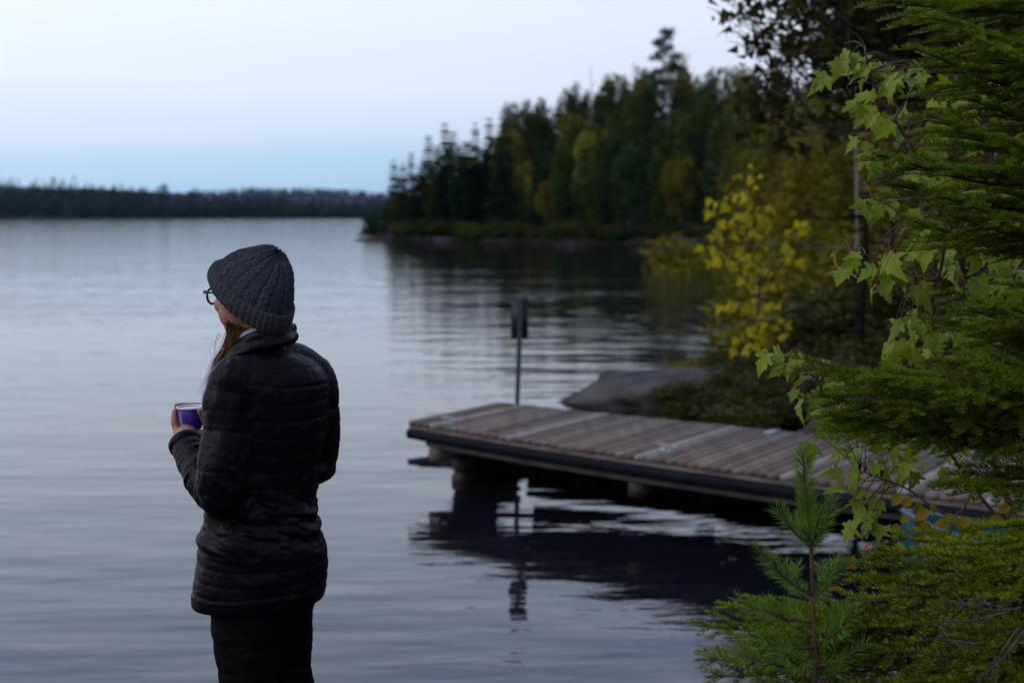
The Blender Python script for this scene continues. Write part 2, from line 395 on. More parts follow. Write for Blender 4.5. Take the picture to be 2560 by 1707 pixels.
def trunk_mesh(name, h, r0, seed, limbs=6, lean=.03, lo=.3, hi=.9, spread=.2, k=7):
    rng = np.random.default_rng(seed); mb = MB(); n = 9; t = np.linspace(0, 1, n)
    P = np.stack([lean*h*np.sin(t*2 + rng.random()*6)*t, lean*h*np.cos(t*2.3 + rng.random()*6)*t, h*.96*t], -1); P -= P[0]; P[:, 2] -= .3*(1-t)
    mb.add(*tube(P, r0*(1 - .93*t), k))
    for i in range(limbs):
        u = rng.uniform(lo, hi); a = rng.random()*7; j = u*(n-1); b0 = P[int(j)]*(1-j % 1) + P[min(int(j)+1, n-1)]*(j % 1)
        Lb = spread*h*(1.2-u); e = b0 + np.array([math.cos(a)*Lb, math.sin(a)*Lb, Lb*rng.uniform(.2, .9)]); mid = (b0+e)/2 + np.array([0, 0, .08*Lb])
        mb.add(*tube(resample([b0, mid, e], 5), r0*(1-u)*np.linspace(.5, .1, 5), 5))
    return mb.mesh(name, True)
SPR = [spruce_mesh('spruce_crown', 10, 1.05 + .15*(i % 3), 6500, .22, 100+i, .3, 0, .55) for i in range(5)]
ASP = [leafy_mesh('aspen_crown', 14, 2.2, 6500, .22, 200+i, .04, 34) for i in range(4)]
RND = [leafy_mesh('birch_crown', 8, 2.4, 4500, .20, 300+i, .0, 24) for i in range(4)]
BSH = [leafy_mesh('bush_crown', 3, 2.6, 2600, .17, 350+i, -.1, 18) for i in range(3)]
TRK = [trunk_mesh('trunk', 10, .13, 400+i) for i in range(3)]
mesh_cache = {}
def with_mat(me, m):
    key = (me.name, m.name)
    if key not in mesh_cache:
        c = me.copy(); c.materials.clear(); c.materials.append(m); mesh_cache[key] = c
    return mesh_cache[key]
def tree(name, crown, trunk, cm, tm, x, y, top, width=None, label=None, cat='tree', group=None, rng=random.Random(1), cat_=None):
    me, h0 = crown; z = float(hgt(x, y)); h = max(top - z, .18); s = h/h0; sw = width or s
    r = empty(name, (x, y, z)); tag(r, label, cat, group); r.rotation_euler = (0, 0, rng.uniform(0, 6.28))
    c = obj('crown', with_mat(me, cm), None, r); c.scale = (sw, sw, s)
    if trunk is not None:
        t_ = obj('trunk', with_mat(trunk, tm), None, r); t_.scale = (h/10*1.0, h/10*1.0, h/10)
    return r
R_ = random.Random(11)
def Dshore(dx):
    for D in np.arange(60, 175, .5):
        q_ = at_y(dx*K, 600, D)
        if float(shore_dist(q_[0], q_[1])) > .35: return D
    return 150
def px_tree(name, kind, dx, D, ytop, mt, label, group=None, width=None, tm='bark', cat='tree'):
    """dx, ytop in the displayed photograph; D is the distance"""
    p = at_y(dx*K, ytop*K, D)
    cr_ = {'spruce': SPR, 'aspen': ASP, 'birch': RND, 'bush': BSH}[kind]; c = cr_[R_.randrange(len(cr_))]
    z = float(hgt(p[0], p[1])); s = (p[2]-z)/c[1]
    return tree(name, c, TRK[R_.randrange(3)] if kind != 'bush' else None, M[mt], M[tm], p[0], p[1], p[2], (width*s if width else s), label, cat, group, R_)
# the wooded point, skyline from its tip to the right
sky_sp = [(905, 150, 366, .75), (925, 153, 372, .7), (944, 156, 350, .7), (985, 158, 311, .8), (1003, 156, 335, .75), (1022, 158, 281, .7), (1040, 152, 300, 1.0), (1092, 160, 281, .6), (1124, 160, 268, .65), (1158, 158, 244, .7)]
names_sp = ['first thin dark spruce at the tip of the wooded point', 'thin spruce close behind the first one at the tip of the point', 'short spruce spire left of a gap near the tip of the point',
            'thin spruce with open sky on its left, near the tip of the point', 'lower spruce tucked against a taller thin one near the tip',
            'tallest thin spire of the left end of the wooded point', 'broad dark spruce right beside the tallest left spire', 'lone pencil-thin spruce top standing clear of lower trees',
            'second lone thin spruce top left of the rounded trees', 'thin spruce leaning on the left edge of the tall rounded trees']
for (dx, D, yt, w), lb in zip(sky_sp, names_sp): px_tree('spruce_tree', 'spruce', dx, D, yt, 'needle_far', lb, 'spires on the skyline of the point', w*1.45)
low = [(880, 149, 470, 'spruce', 'leaf_far'), (868, 148.5, 497, 'bush', 'leaf_far'), (893, 149, 430, 'spruce', 'needle_far'), (915, 148, 430, 'birch', 'leaf_olive'), (935, 149, 440, 'birch', 'leaf_far'), (958, 146, 400, 'spruce', 'needle_far'),
       (972, 150, 372, 'spruce', 'needle_far'), (1000, 148, 385, 'spruce', 'needle_far'), (1015, 144, 420, 'birch', 'leaf_far'), (1055, 150, 340, 'spruce', 'leaf_far'), (1075, 148, 345, 'birch', 'leaf_olive'),
       (1105, 150, 345, 'birch', 'leaf_far'), (1125, 146, 330, 'spruce', 'needle_far'), (1145, 150, 300, 'spruce', 'needle_far')]
for dx, D, yt, kd, mt in low:
    px_tree('mixed_tree', kd, dx, D, yt, mt, 'low dark tree in the crowd below the spires at the left end of the point', 'low trees at the left end of the point')
for i in range(22):
    dx = 884 + i*13.2 + R_.uniform(-4, 4); yt = np.interp(dx, [880, 905, 985, 1022, 1092, 1160], [430, 392, 345, 318, 315, 275]) + R_.uniform(5, 62)
    px_tree('point_spruce', 'spruce', dx, Dshore(dx) + R_.uniform(3, 9), yt, R_.choice(['needle_far', 'needle_far', 'leaf_far']), 'dense dark spruce below the spires at the left end of the point', 'dense spruces below the spires', 1.5)
top_ = [(1175, 158, 232, .75), (1196, 156, 213, .85), (1222, 156, 232, .7), (1245, 158, 222, .8), (1272, 158, 226, .7), (1300, 158, 198, .6), (1318, 154, 184, .6), (1345, 160, 205, .8), (1385, 156, 186, .9), (1412, 158, 165, 1.0), (1440, 156, 172, .9),
        (1470, 160, 150, .9), (1495, 154, 155, .9), (1556, 154, 132, .8), (1585, 150, 140, .9), (1625, 145, 152, 1.0), (1665, 140, 148, 1.0), (1705, 134, 152, 1.0), (1745, 128, 150, 1.1), (1790, 120, 165, 1.2), (1850, 110, 170, 1.2), (1920, 104, 160, 1.2), (2000, 96, 150, 1.2), (2090, 90, 150, 1.2), (2200, 84, 140, 1.3), (2310, 80, 130, 1.3)]
for i, (dx, D, yt, w) in enumerate(top_):
    px_tree('aspen_tree', 'aspen', dx, D, yt, ['leaf_far', 'leaf_far', 'leaf_olive'][i % 3] if dx > 1400 else 'leaf_far',
            'tall rounded leafy tree on the skyline between the spires and the tall pine' if dx < 1500 else 'tall rounded leafy tree on the skyline right of the tall pine',
            'rounded skyline trees left of the tall pine' if dx < 1500 else 'rounded skyline trees right of the tall pine', w)
# middle and front rows, darker and lower
for i in range(84):
    dx = 1110 + i*9.5 + R_.uniform(-6, 6); row = i % 3
    Dsh = Dshore(dx); D = Dsh + [5, 14, 24][row]; base = np.interp(dx, [1135, 1300, 1500, 1800, 2000], [270, 215, 185, 190, 190])
    yt = base + [150, 85, 35][row] + R_.uniform(-25, 35); kd = R_.choice(['spruce', 'spruce', 'aspen', 'birch']); mt = {'spruce': 'needle_far', 'aspen': 'leaf_far', 'birch': R_.choice(['leaf_far', 'leaf_olive', 'needle_far'])}[kd]
    px_tree('forest_tree', kd, dx, D, yt, mt, ['low dark tree in the front row along the shore of the wooded point', 'dark tree in the middle rows of the wooded point',
            'dark tree close below the skyline of the wooded point'][row], ['front row of the point', 'middle rows of the point', 'back row of the point'][row], R_.uniform(.8, 1.1) if kd != 'birch' else .8)
for dx, D, yt, mt, w, lb in [(1340, 131, 285, 'leaf_yellowgreen', .5, 'bright yellow-green birch among dark trees left of the tall pine'), (1385, 134, 285, 'leaf_olive', .5, 'dull yellowish birch just right of the bright yellow-green one'),
                          (1345, 128, 400, 'leaf_olive', .55, 'small golden birch below the bright yellow-green birch'), (1210, 130, 392, 'leaf_yellowgreen', .4, 'small dim yellow-green birch below the rounded trees'),
                          (1500, 126, 350, 'leaf_olive', .6, 'olive birch with orange leaves below the tall pine'), (1590, 122, 380, 'leaf_olive', .7, 'olive birch low on the shore right of the tall pine'), (1690, 112, 330, 'leaf_olive', .7, 'broad olive birch behind the yellow shrub')]:
    px_tree('birch_tree', 'birch', dx, D, yt, mt, lb, None, w, 'pale_bark')
for i in range(74):
    dx = 866 + i*13 + R_.uniform(-8, 8); D = Dshore(dx) + .6 + 2.2*(i % 2)
    px_tree('shore_bush', 'bush', dx, D, (505 + (dx-880)*.018) + R_.uniform(-10, 12), R_.choice(['leaf_far', 'needle_far', 'leaf_bush', 'leaf_bush']), 'low dark bush at the waterline of the wooded point', 'waterline bushes of the point', None, cat='bush')
# the tall pine
p = at_y(1520*K, 66*K, 148)
pine_h = p[2] - float(hgt(p[0], p[1])); rg = np.random.default_rng(77); C = []
mbp = MB(); n = 10; t = np.linspace(0, 1, n); mbp.add(*tube(np.stack([.25*np.sin(t*3), .2*t, pine_h*.98*t - .3*(1-t)], -1), .34*(1-.92*t), 7))
for i in range(34):
    u = .36 + .62*i/33; a = rg.random()*7; Lb = (3.6*(1-u)**.62 + .5)*rg.uniform(.65, 1.25); b0 = np.array([.1, .1, pine_h*u]); e = b0 + np.array([math.cos(a)*Lb, math.sin(a)*Lb, Lb*rg.uniform(-.02, .3)])
    mbp.add(*tube(resample([b0, (b0+e)/2 + [0, 0, -.1*Lb], e], 5), .06*np.linspace(1, .2, 5)*(1.2-u), 4))
    m_ = 95; s = rg.uniform(.28, 1.05, m_); C.append(b0 + (e-b0)*s[:, None] + rg.normal(size=(m_, 3))*np.array([.42, .42, .20])*(.5+.5*Lb/3.0))
C = np.vstack(C); Vp, fp = tri_leaves(C, np.full(len(C), .19), rg)
r = empty('white_pine', (p[0], p[1], float(hgt(p[0], p[1])))); tag(r, 'tallest tree on the point, a layered pine standing above the skyline', 'pine tree')
obj('trunk', mbp.mesh('trunk', True), M['bark'], r); obj('crown', mesh_np('crown', Vp, fp), M['needle_far'], r)
# bare snag left of it
p = at_y(1358*K, 152*K, 150); z0 = float(hgt(p[0], p[1])); mb = MB(); H_ = p[2]-z0; mb.add(*tube([(0, 0, 0), (.1, 0, H_*.5), (0, 0, H_)], [.14, .08, .02], 5))
for i in range(16):
    u = R_.uniform(.55, .97); a = R_.uniform(0, 6.3); Lb = 1.9*(1.15-u); mb.add(*tube([(0, 0, H_*u), (math.cos(a)*Lb, math.sin(a)*Lb, H_*u + Lb*.3)], [.025, .008], 4))
o = obj('dead_tree', mb.mesh('dead_tree'), mat('grey_snag', (.12, .11, .11))); o.location = (p[0], p[1], z0); tag(o, 'thin bare dead treetop poking above the skyline of the point', 'dead tree')

# ------------------------------------------------------------------ dock
DZ = .574
nearp = np.array([at_z(px, py, DZ) for px, py in [(1023, 1051), (1421, 1113), (1660, 1148), (2029, 1198), (2490, 1252)]])
farp = np.array([at_z(px, py, DZ) for px, py in [(1236, 1007), (1299, 1011), (1608, 1037), (1760, 1055), (2077, 1093)]])
# each edge as a gently bending line in plan
n0 = nearp[0][:2]; nd = nrm(nearp[-1][:2] - n0); nn = np.array([-nd[1], nd[0]])
if nn @ (farp[0][:2]-n0) < 0: nn = -nn
def plan(P): u = (P[:, :2]-n0) @ nd; v = (P[:, :2]-n0) @ nn; return u, v
un, vn = plan(nearp); uf, vf = plan(farp)
cn = np.polyfit(un, vn, 2); cf = np.polyfit(uf, vf, 1)
dock = empty('dock', (n0[0], n0[1], 0)); tag(dock, 'weathered grey wooden dock with black rubber edge reaching out over the lake', 'dock')
def dpt(u, v, z=0.0): q_ = nd*u + nn*v; return np.array([q_[0], q_[1], z])
m_board = []
rb = random.Random(4)
def woodmat(name, c1, c2, rot):
    m = mat(name, c1, c2, .85, 5, .004, 22, stretch=(1, 1, 1), contrast=(.3, .7), spec=.2)
    mp = [x for x in m.node_tree.nodes if x.type == 'MAPPING'][0]; mp.inputs['Rotation'].default_value = (0, 0, rot); mp.inputs['Scale'].default_value = (2.2, .18, 1)
    return m
ang = math.atan2(.79, .61) - math.pi/2
for i, (c1, c2) in enumerate([((.090, .061, .048), (.145, .105, .086)), ((.112, .080, .066), (.18, .137, .117)), ((.068, .045, .036), (.115, .080, .065)), ((.17, .135, .12), (.27, .225, .205))]):
    m_board.append(woodmat('weathered_board_%s' % 'abcd'[i], c1, c2, -ang))
u_end = 7.6
e0 = math.atan2(*( (lambda a: (a[1], a[0]))( (float((farp[0][:2]-n0) @ nd), float((farp[0][:2]-n0) @ nn)) ) ))   # direction of the end edge in plan coordinates
def bdir(u): a = e0 + (math.radians(80)-e0)*0 ; return np.array([math.cos(a), math.sin(a)])
nb = 78; us = np.linspace(0, u_end, nb+1)
for i in range(nb):
    g = .0045; c = []
    for u in (us[i]+g, us[i+1]-g):
        v = np.polyval(cn, min(u, un[-1])) - .012 + rb.uniform(-.004, .004); d = bdir(u); s0 = np.array([u, v])
        tt = (np.polyval(cf, u) - v)/(d[1] - cf[0]*d[0]) if True else 1.4
        if i > 1: tt += rb.uniform(-.02, .02)
        c.append((s0, s0 + d*tt))
    (a, b_), (d_, c_) = c; quad = [a, d_, c_, b_]; cen = sum(quad)/4
    zt = DZ + rb.uniform(-.003, .003); be = .004
    V = []
    for z, ins in ((zt - .035, 0), (zt - be, 0), (zt, be)):
        for q_ in quad:
            w = q_ + (cen-q_)/np.linalg.norm(cen-q_)*ins*1.4; V.append(dpt(w[0], w[1], z))
    f = [(3, 2, 1, 0), (8, 9, 10, 11)] + [(k*4+j, k*4+(j+1) % 4, (k+1)*4+(j+1) % 4, (k+1)*4+j) for k in (0, 1) for j in range(4)]
    mi = rb.choices([0, 1, 2, 3], [5, 3.2, 3.5, .5 if i < 32 else 1.2])[0]
    if i in (3, 27, 40): mi = 3
    obj('board', mesh_np('board', V, f), m_board[mi], dock)
def edge_strip(name, coef, off0, off1, z0, z1, ua, ub, m, nseg=24, smooth=False, rnd=False):
    V = []; uu = np.linspace(ua, ub, nseg)
    prof = [(off0, z0), (off1, z0), (off1, z1), (off0, z1)]
    if rnd:
        cz, rz = (z0+z1)/2, (z1-z0)/2; prof = [(off1, z0), (off0+.012, z0)] + [(off0 + .012 - .03*math.cos(a), cz + rz*math.sin(a)) for a in np.linspace(-1.25, 1.25, 6)] + [(off0+.012, z1), (off1, z1)]
    k = len(prof)
    for u in uu:
        v = np.polyval(coef, min(u, un[-1]) if coef is cn else u)
        for o_, z in prof: V.append(dpt(u, v + o_, z))
    f = [(i*k+j, (i+1)*k+j, (i+1)*k+(j+1) % k, i*k+(j+1) % k) for i in range(nseg-1) for j in range(k)] + [tuple(range(k)), tuple((nseg-1)*k+j for j in range(k-1, -1, -1))]
    return obj(name, mesh_np(name, V, f, smooth), m, dock)
m_beam = mat('dock_beam_wood', (.075, .060, .056), (.14, .115, .105), .8, 4, .004, 25, stretch=(1, 1, 3))
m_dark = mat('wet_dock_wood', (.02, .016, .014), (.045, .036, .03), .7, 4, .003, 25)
m_rub = mat('black_rubber', (.0025, .003, .006), (.005, .006, .010), .6, 8, .001, 60, spec=.08)
edge_strip('side_board', cn, -.004, .034, DZ-.085, DZ-.0385, .0, u_end, m_beam)
edge_strip('rubber_bumper', cn, -.045, -.006, DZ-.158, DZ-.068, .02, u_end, m_rub, rnd=True, smooth=False)
edge_strip('lower_beam', cn, .03, .09, DZ-.215, DZ-.163, .20, u_end, m_beam)
edge_strip('inner_beam', cn, .10, .16, DZ-.20, DZ-.04, .1, u_end, m_dark)
edge_strip('far_beam', cf, -.07, -.02, DZ-.19, DZ-.039, .25, u_end, m_beam)
# end board
a = np.array([.0, np.polyval(cn, 0)]); dd = bdir(0)
E = dpt(*(a + dd*.72), DZ-.10); Rz = np.array([[math.cos(t0 := math.atan2(*(dpt(*dd)[:2][::-1]))), -math.sin(t0), 0], [math.sin(t0), math.cos(t0), 0], [0, 0, 1]])
V, f = box(E + dpt(.03, 0), 1.34, .04, .12, Rz); obj('end_board', mesh_np('end_board', V, f), m_beam, dock)
for u in (.30, 2.6, 4.85, 6.6):                                       # timber cross bearers and legs down to the bottom
    v0 = np.polyval(cn, u); q_ = np.array([u, v0 + .13]); e_ = q_ + bdir(u)*1.15
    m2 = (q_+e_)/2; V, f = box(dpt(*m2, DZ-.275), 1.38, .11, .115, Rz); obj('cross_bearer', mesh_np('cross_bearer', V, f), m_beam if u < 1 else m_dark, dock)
    for tt in ():
        w = q_ + bdir(u)*tt; V, f = tube([dpt(*w, -1.2), dpt(*w, DZ-.33)], [.07, .065], 9); obj('leg', mesh_np('leg', V, f), m_dark, dock)
# mooring cleats
m_met = mat('galvanised', (.20, .22, .23), (.32, .35, .36), .5, 20, metal=.3)
def cleat(px, py):
    w = at_z(px, py, DZ); mb = MB(); t_ = math.atan2(nd[1], nd[0])
    c, s = math.cos(t_), math.sin(t_); Rr = np.array([[c, -s, 0], [s, c, 0], [0, 0, 1]])
    mb.add(*box([0, 0, .007], .16, .07, .012)); mb.add(*tube([(-.03, 0, .01), (-.03, 0, .055)], [.013, .011], 8)); mb.add(*tube([(.03, 0, .01), (.03, 0, .055)], [.013, .011], 8))
    mb.add(*tube(resample([(-.12, 0, .052), (-.05, 0, .062), (.05, 0, .062), (.12, 0, .052)], 9), [.007, .011, .013, .013, .013, .013, .013, .011, .007], 8))
    me = mb.mesh('cleat', True); me.transform(Matrix(Rr.tolist()).to_4x4()); o = obj('cleat', me, m_met, dock); o.location = (w[0]-n0[0], w[1]-n0[1], DZ)
    o.scale = (.75, .75, .8); return o
cleat(1670, 1128); cleat(1121, 1058)
V, f = box([0, 0, .006], .22, .08, .010, Rz); o = obj('metal_plate', mesh_np('metal_plate', V, f), m_met, dock); w = at_z(1930, 1081, DZ); o.location = (w[0]-n0[0], w[1]-n0[1], DZ)

# sign on its post at the far edge of the dock
w = at_z(1293, 1010, DZ); top = at_y(1302, 748, w[1]); sg = empty('sign_post', (w[0], w[1], -.6)); tag(sg, 'dark narrow sign on a perforated steel post at the end of the dock', 'sign')
m_post = mat('painted_steel', (.022, .048, .058), (.035, .065, .08), .5, 12, spec=.5); m_sb = mat('sign_back', (.010, .010, .012), (.016, .015, .018), .5, 10)
lean = (top[0]-w[0])/(top[2]-DZ)
def sp_(z, dx=0, dy=0): return np.array([lean*(z-DZ) + dx, dy, z + .6])
mb = MB()                                                             # hat-section channel
pr = [(-.023, 0), (-.015, 0), (-.012, -.022), (.012, -.022), (.015, 0), (.023, 0), (.023, .004), (.014, .004), (.011, -.017), (-.011, -.017), (-.014, .004), (-.023, .004)]
V = [sp_(z, x, y) for z in (-.6, top[2]+.0) for x, y in pr]; k = len(pr)
f = [(j, (j+1) % k, k+(j+1) % k, k+j) for j in range(k)] + [tuple(range(k-1, -1, -1)), tuple(range(k, 2*k))]
obj('post', mesh_np('post', V, f), m_post, sg)
for i in range(24):
    z = DZ + .06 + i*.04; V, f = box(sp_(z, 0, -.0235), .010, .002, .014); obj('hole', mesh_np('hole', V, f), m_sb, sg)
zb, zt = at_y(1290, 849, w[1])[2], top[2] + .004
Ra = math.radians(62); Rb = np.array([[math.cos(Ra), -math.sin(Ra), 0], [math.sin(Ra), math.cos(Ra), 0], [0, 0, 1]])
V, f = box(sp_((zb+zt)/2, -.006, .008), .165, .012, zt-zb); V = V @ np.eye(3); obj('sign_board', mesh_np('sign_board', V, f), m_sb, sg)
V, f = box(sp_((zb+zt)/2, -.006, .016), .155, .003, zt-zb-.006); obj('sign_face', mesh_np('sign_face', V, f), mat('sign_face_paint', (.35, .36, .36)), sg)
for z in (zb+.06, zt-.06):
    V, f = tube([sp_(z, 0, -.03), sp_(z, 0, -.022)], [.007, .007], 6); obj('bolt', mesh_np('bolt', V, f), m_met, sg)

# ------------------------------------------------------------------ rocks
m_rock = mat('lichen_rock', (.015, .011, .010), (.075, .058, .054), .9, 2.2, .02, 7, detail=9, contrast=(.38, .68))
def rock(name, c, size, seed, rotz=0, label=None, flat=.5, n=44, sharp=1.0, mt=None, group=None):
    rr = np.random.default_rng(seed); V, f = sphere((0, 0, 0), 1, n, int(n*1.5))
    o_ = rr.random(3)*50; d = 1 + .28*fbm(V[:, 0]*1.1+o_[0], V[:, 1]*1.1+o_[1], V[:, 2]*1.3+o_[2], seed, 4)
    d = d + .05*fbm(V[:, 0]*5+o_[0], V[:, 1]*5, V[:, 2]*9, seed+2, 3) - .05*np.exp(-(noise3(V[:, 0]*2.5+o_[1], V[:, 1]*2.5, V[:, 2]*2.5, seed+9)/.05)**2)
    # a few flat fracture faces
    for _ in range(7):
        nv = nrm(rr.normal(size=3)*np.array([1, 1, .8])); lim = rr.uniform(.62, .9); pj = (V*d[:, None]) @ nv; d = np.where(pj > lim, d*(lim + (pj-lim)*.15)/np.maximum(pj, 1e-3), d)
    V = V*d[:, None]; V[:, 2] = np.where(V[:, 2] < 0, V[:, 2]*flat, V[:, 2]); V = V*np.array(size); cz, s_ = math.cos(rotz), math.sin(rotz)
    V = V @ np.array([[cz, s_, 0], [-s_, cz, 0], [0, 0, 1]])
    o = obj(name, mesh_np(name, V, f, True), mt or m_rock, None, c); tag(o, label, 'rock', group); return o
p = at_z(1560, 1012, 0)
rock('shore_rock', (2.15, 17.9, .0), (1.5, 1.1, .60), 3, -.15, 'big smooth lichen-grey rock sloping into the water behind the dock')
rock('shore_rock', (3.5, 20.3, .0), (1.7, 1.1, .62), 5, .3, 'grey rock behind and right of the big sloping rock, under the bushes')
rock('shore_rock', (3.9, 14.6, .25), (.95, .55, .35), 8, .4, 'low flat grey rock touching the far side of the dock')
for i, (x, y, s) in enumerate([(2.3, 15.4, .16), (2.75, 15.0, .2), (3.05, 14.6, .14), (2.55, 14.9, .1), (3.25, 15.3, .22), (2.05, 15.9, .18), (3.5, 13.9, .13), (3.0, 15.6, .15)]):
    rock('pale_stone', (x, y, float(hgt(x, y)) + s*.3), (s*1.2, s, s*.7), 20+i, i, 'small pale stone in the heap between dock and bushes', n=9, mt=mat('pale_stone_%s' % 'abcdefgh'[i], (.13, .11, .10), (.28, .24, .23), .9, 6), group='pale stones beside the dock')
cr_b = empty('timber_crib', (n0[0], n0[1], 0)); tag(cr_b, 'black wet timber crib of stacked logs under the far side of the dock', 'crib')
for kk, zc in enumerate((.02, .155)):
    for ua, ub in ((.35, 3.4), (3.45, 7.0)):
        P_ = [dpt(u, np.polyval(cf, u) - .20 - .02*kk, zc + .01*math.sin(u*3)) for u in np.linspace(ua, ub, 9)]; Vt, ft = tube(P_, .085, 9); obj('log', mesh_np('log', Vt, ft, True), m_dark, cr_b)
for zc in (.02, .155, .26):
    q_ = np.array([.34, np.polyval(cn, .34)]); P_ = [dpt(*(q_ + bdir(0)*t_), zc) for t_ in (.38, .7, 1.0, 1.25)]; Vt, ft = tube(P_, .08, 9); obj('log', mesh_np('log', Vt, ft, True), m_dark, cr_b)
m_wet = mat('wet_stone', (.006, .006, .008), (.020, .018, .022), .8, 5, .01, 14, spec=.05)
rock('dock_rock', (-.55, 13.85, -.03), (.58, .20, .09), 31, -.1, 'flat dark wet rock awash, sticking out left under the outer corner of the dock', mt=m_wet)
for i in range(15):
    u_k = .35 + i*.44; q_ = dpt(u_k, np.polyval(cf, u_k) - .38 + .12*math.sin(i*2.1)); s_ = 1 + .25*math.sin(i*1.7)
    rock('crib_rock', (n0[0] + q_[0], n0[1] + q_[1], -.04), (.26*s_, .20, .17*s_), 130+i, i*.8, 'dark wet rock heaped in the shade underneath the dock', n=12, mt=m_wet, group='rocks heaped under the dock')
for i, (px, py, sx, sz, lb) in enumerate([(1000, 584, 3.2, .7, 'pale granite slab at the waterline near the tip of the point'), (945, 590, 2.6, .25, 'low dark ledge at the very tip of the point'), (1090, 590, 1.8, .3, 'brownish granite slab right of the pale slab on the point'),
                                      (1240, 598, 1.5, .2, 'long low rock at the waterline in the middle of the point'), (1420, 602, 1.5, .2, 'low rock at the waterline below the tall pine'), (1690, 606, 2.0, .8, 'grey boulder at the waterline left of the yellow shrub')]):
    q_ = at_z(px, py + 12, 0); rock('granite_slab', (q_[0], q_[1] + 1.5, 0), (sx, 2.2, sz), 60+i, 0, lb, n=16, mt=mat('granite_%s' % 'abcdef'[i], (.014, .012, .013), (.055, .048, .055), .95, .6, spec=0, contrast=(.4, .65)))
# floating sticks and leaves at the dock's rock
# ------------------------------------------------------------------ near wood on the right bank
SPN = [spruce_mesh('conifer_crown', 14, 2.3, 17000, .14, 500+i, .28, .05) for i in range(3)]
ASN = [leafy_mesh('leafy_crown', 12, 2.6, 15000, .13, 520+i, .12, 44) for i in range(3)]
BSN = [leafy_mesh('shrub_crown', 2.4, 1.3, 5200, .065, 540+i, .0, 26) for i in range(3)]
TRN = [trunk_mesh('trunk', 10, .15, 430+i, 22, .012, .12, .95, .16, 9) for i in range(3)]
def near_tree(name, kind, dx, D, ytop, mt, label, group=None, width=None, tm='bark', cat='tree'):
    p = at_y(dx*K, ytop*K, D); cr_ = {'spruce': SPN, 'leafy': ASN, 'shrub': BSN}[kind]; c = cr_[R_.randrange(3)]; z = float(hgt(p[0], p[1])); s = (p[2]-z)/c[1]
    return tree(name, c, TRN[R_.randrange(3)] if kind != 'shrub' else None, M[mt], M[tm], p[0], p[1], p[2], (width*s if width else s), label, cat, group, R_)
nt_ = [('spruce', 1700, 92, 175, 'needle_near', 1.1), ('leafy', 1800, 80, 205, 'leaf_olive', 1.2), ('spruce', 1880, 70, 170, 'needle_near', 1.2), ('leafy', 1960, 62, 150, 'leaf_olive', 1.3), ('spruce', 2060, 54, 60, 'needle_near', 1.3), ('leafy', 2170, 50, 20, 'leaf_olive', 1.3),
       ('spruce', 2290, 44, -60, 'needle_near', 1.3), ('leafy', 1870, 44, 235, 'leaf_olive', 1.0), ('spruce', 1945, 33, 215, 'needle_near', 1.0), ('spruce', 2080, 27, 40, 'needle_near', 1.1), ('leafy', 2200, 30, -60, 'leaf_olive', 1.2), ('spruce', 2330, 22, -200, 'needle_near', 1.2),
       ('leafy', 2420, 30, -200, 'leaf_olive', 1.2), ('spruce', 1780, 60, 290, 'needle_near', 1.2), ('spruce', 2200, 19.5, 130, 'needle_near', 1.2), ('spruce', 2500, 17, -300, 'needle_near', 1.2), ('leafy', 2060, 38, 120, 'leaf_olive', 1.1)]
for i, (kd, dx, D, yt, mt, w) in enumerate(nt_):
    near_tree('bank_tree', kd, dx, D, yt, mt, ['brownish green conifer in the dim wood on the right bank', 'olive leafy tree in the dim wood on the right bank'][kd == 'leafy'], ['dim conifers of the right bank', 'olive leafy trees of the right bank'][kd == 'leafy'], w)
for i in range(26):
    D = R_.uniform(23, 75); dx = R_.uniform(1905 if D < 34 else 1700, 2420); q_ = at_y(dx*K, 700, D)
    if float(shore_dist(q_[0], q_[1])) < .8: continue
    kd = R_.choice(['shrub', 'shrub', 'spruce', 'leafy']); yt = R_.uniform(380, 520)
    near_tree('undergrowth_tree', kd, dx, D, yt, R_.choice(['leaf_olive', 'needle_near', 'leaf_bush']), 'low dark young tree in the undergrowth of the right bank', 'undergrowth of the right bank', 1.3, cat='young tree')
for dx, D, yt, mt, w, lb in [(1822, 60, 375, 'leaf_red', .13, 'red-leaved sapling in the dark wood above the yellow shrub'), (1850, 52, 430, 'leaf_red', .13, 'small dim red bush just below the red-leaved sapling'), (1790, 60, 420, 'leaf_rust', .2, 'rusty bush left of the red-leaved sapling'),
                          (1880, 50, 360, 'leaf_rust', .2, 'brownish rusty bough mass right of the red-leaved sapling')]:
    near_tree('red_sapling', 'shrub', dx, D, yt, mt, lb, None, w, cat='sapling')
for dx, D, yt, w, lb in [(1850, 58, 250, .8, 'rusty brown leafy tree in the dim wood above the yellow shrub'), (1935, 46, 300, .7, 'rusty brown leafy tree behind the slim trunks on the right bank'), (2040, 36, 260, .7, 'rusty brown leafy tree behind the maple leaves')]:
    near_tree('rusty_tree', 'leafy', dx, D, yt, 'leaf_rustdim', lb, None, w)
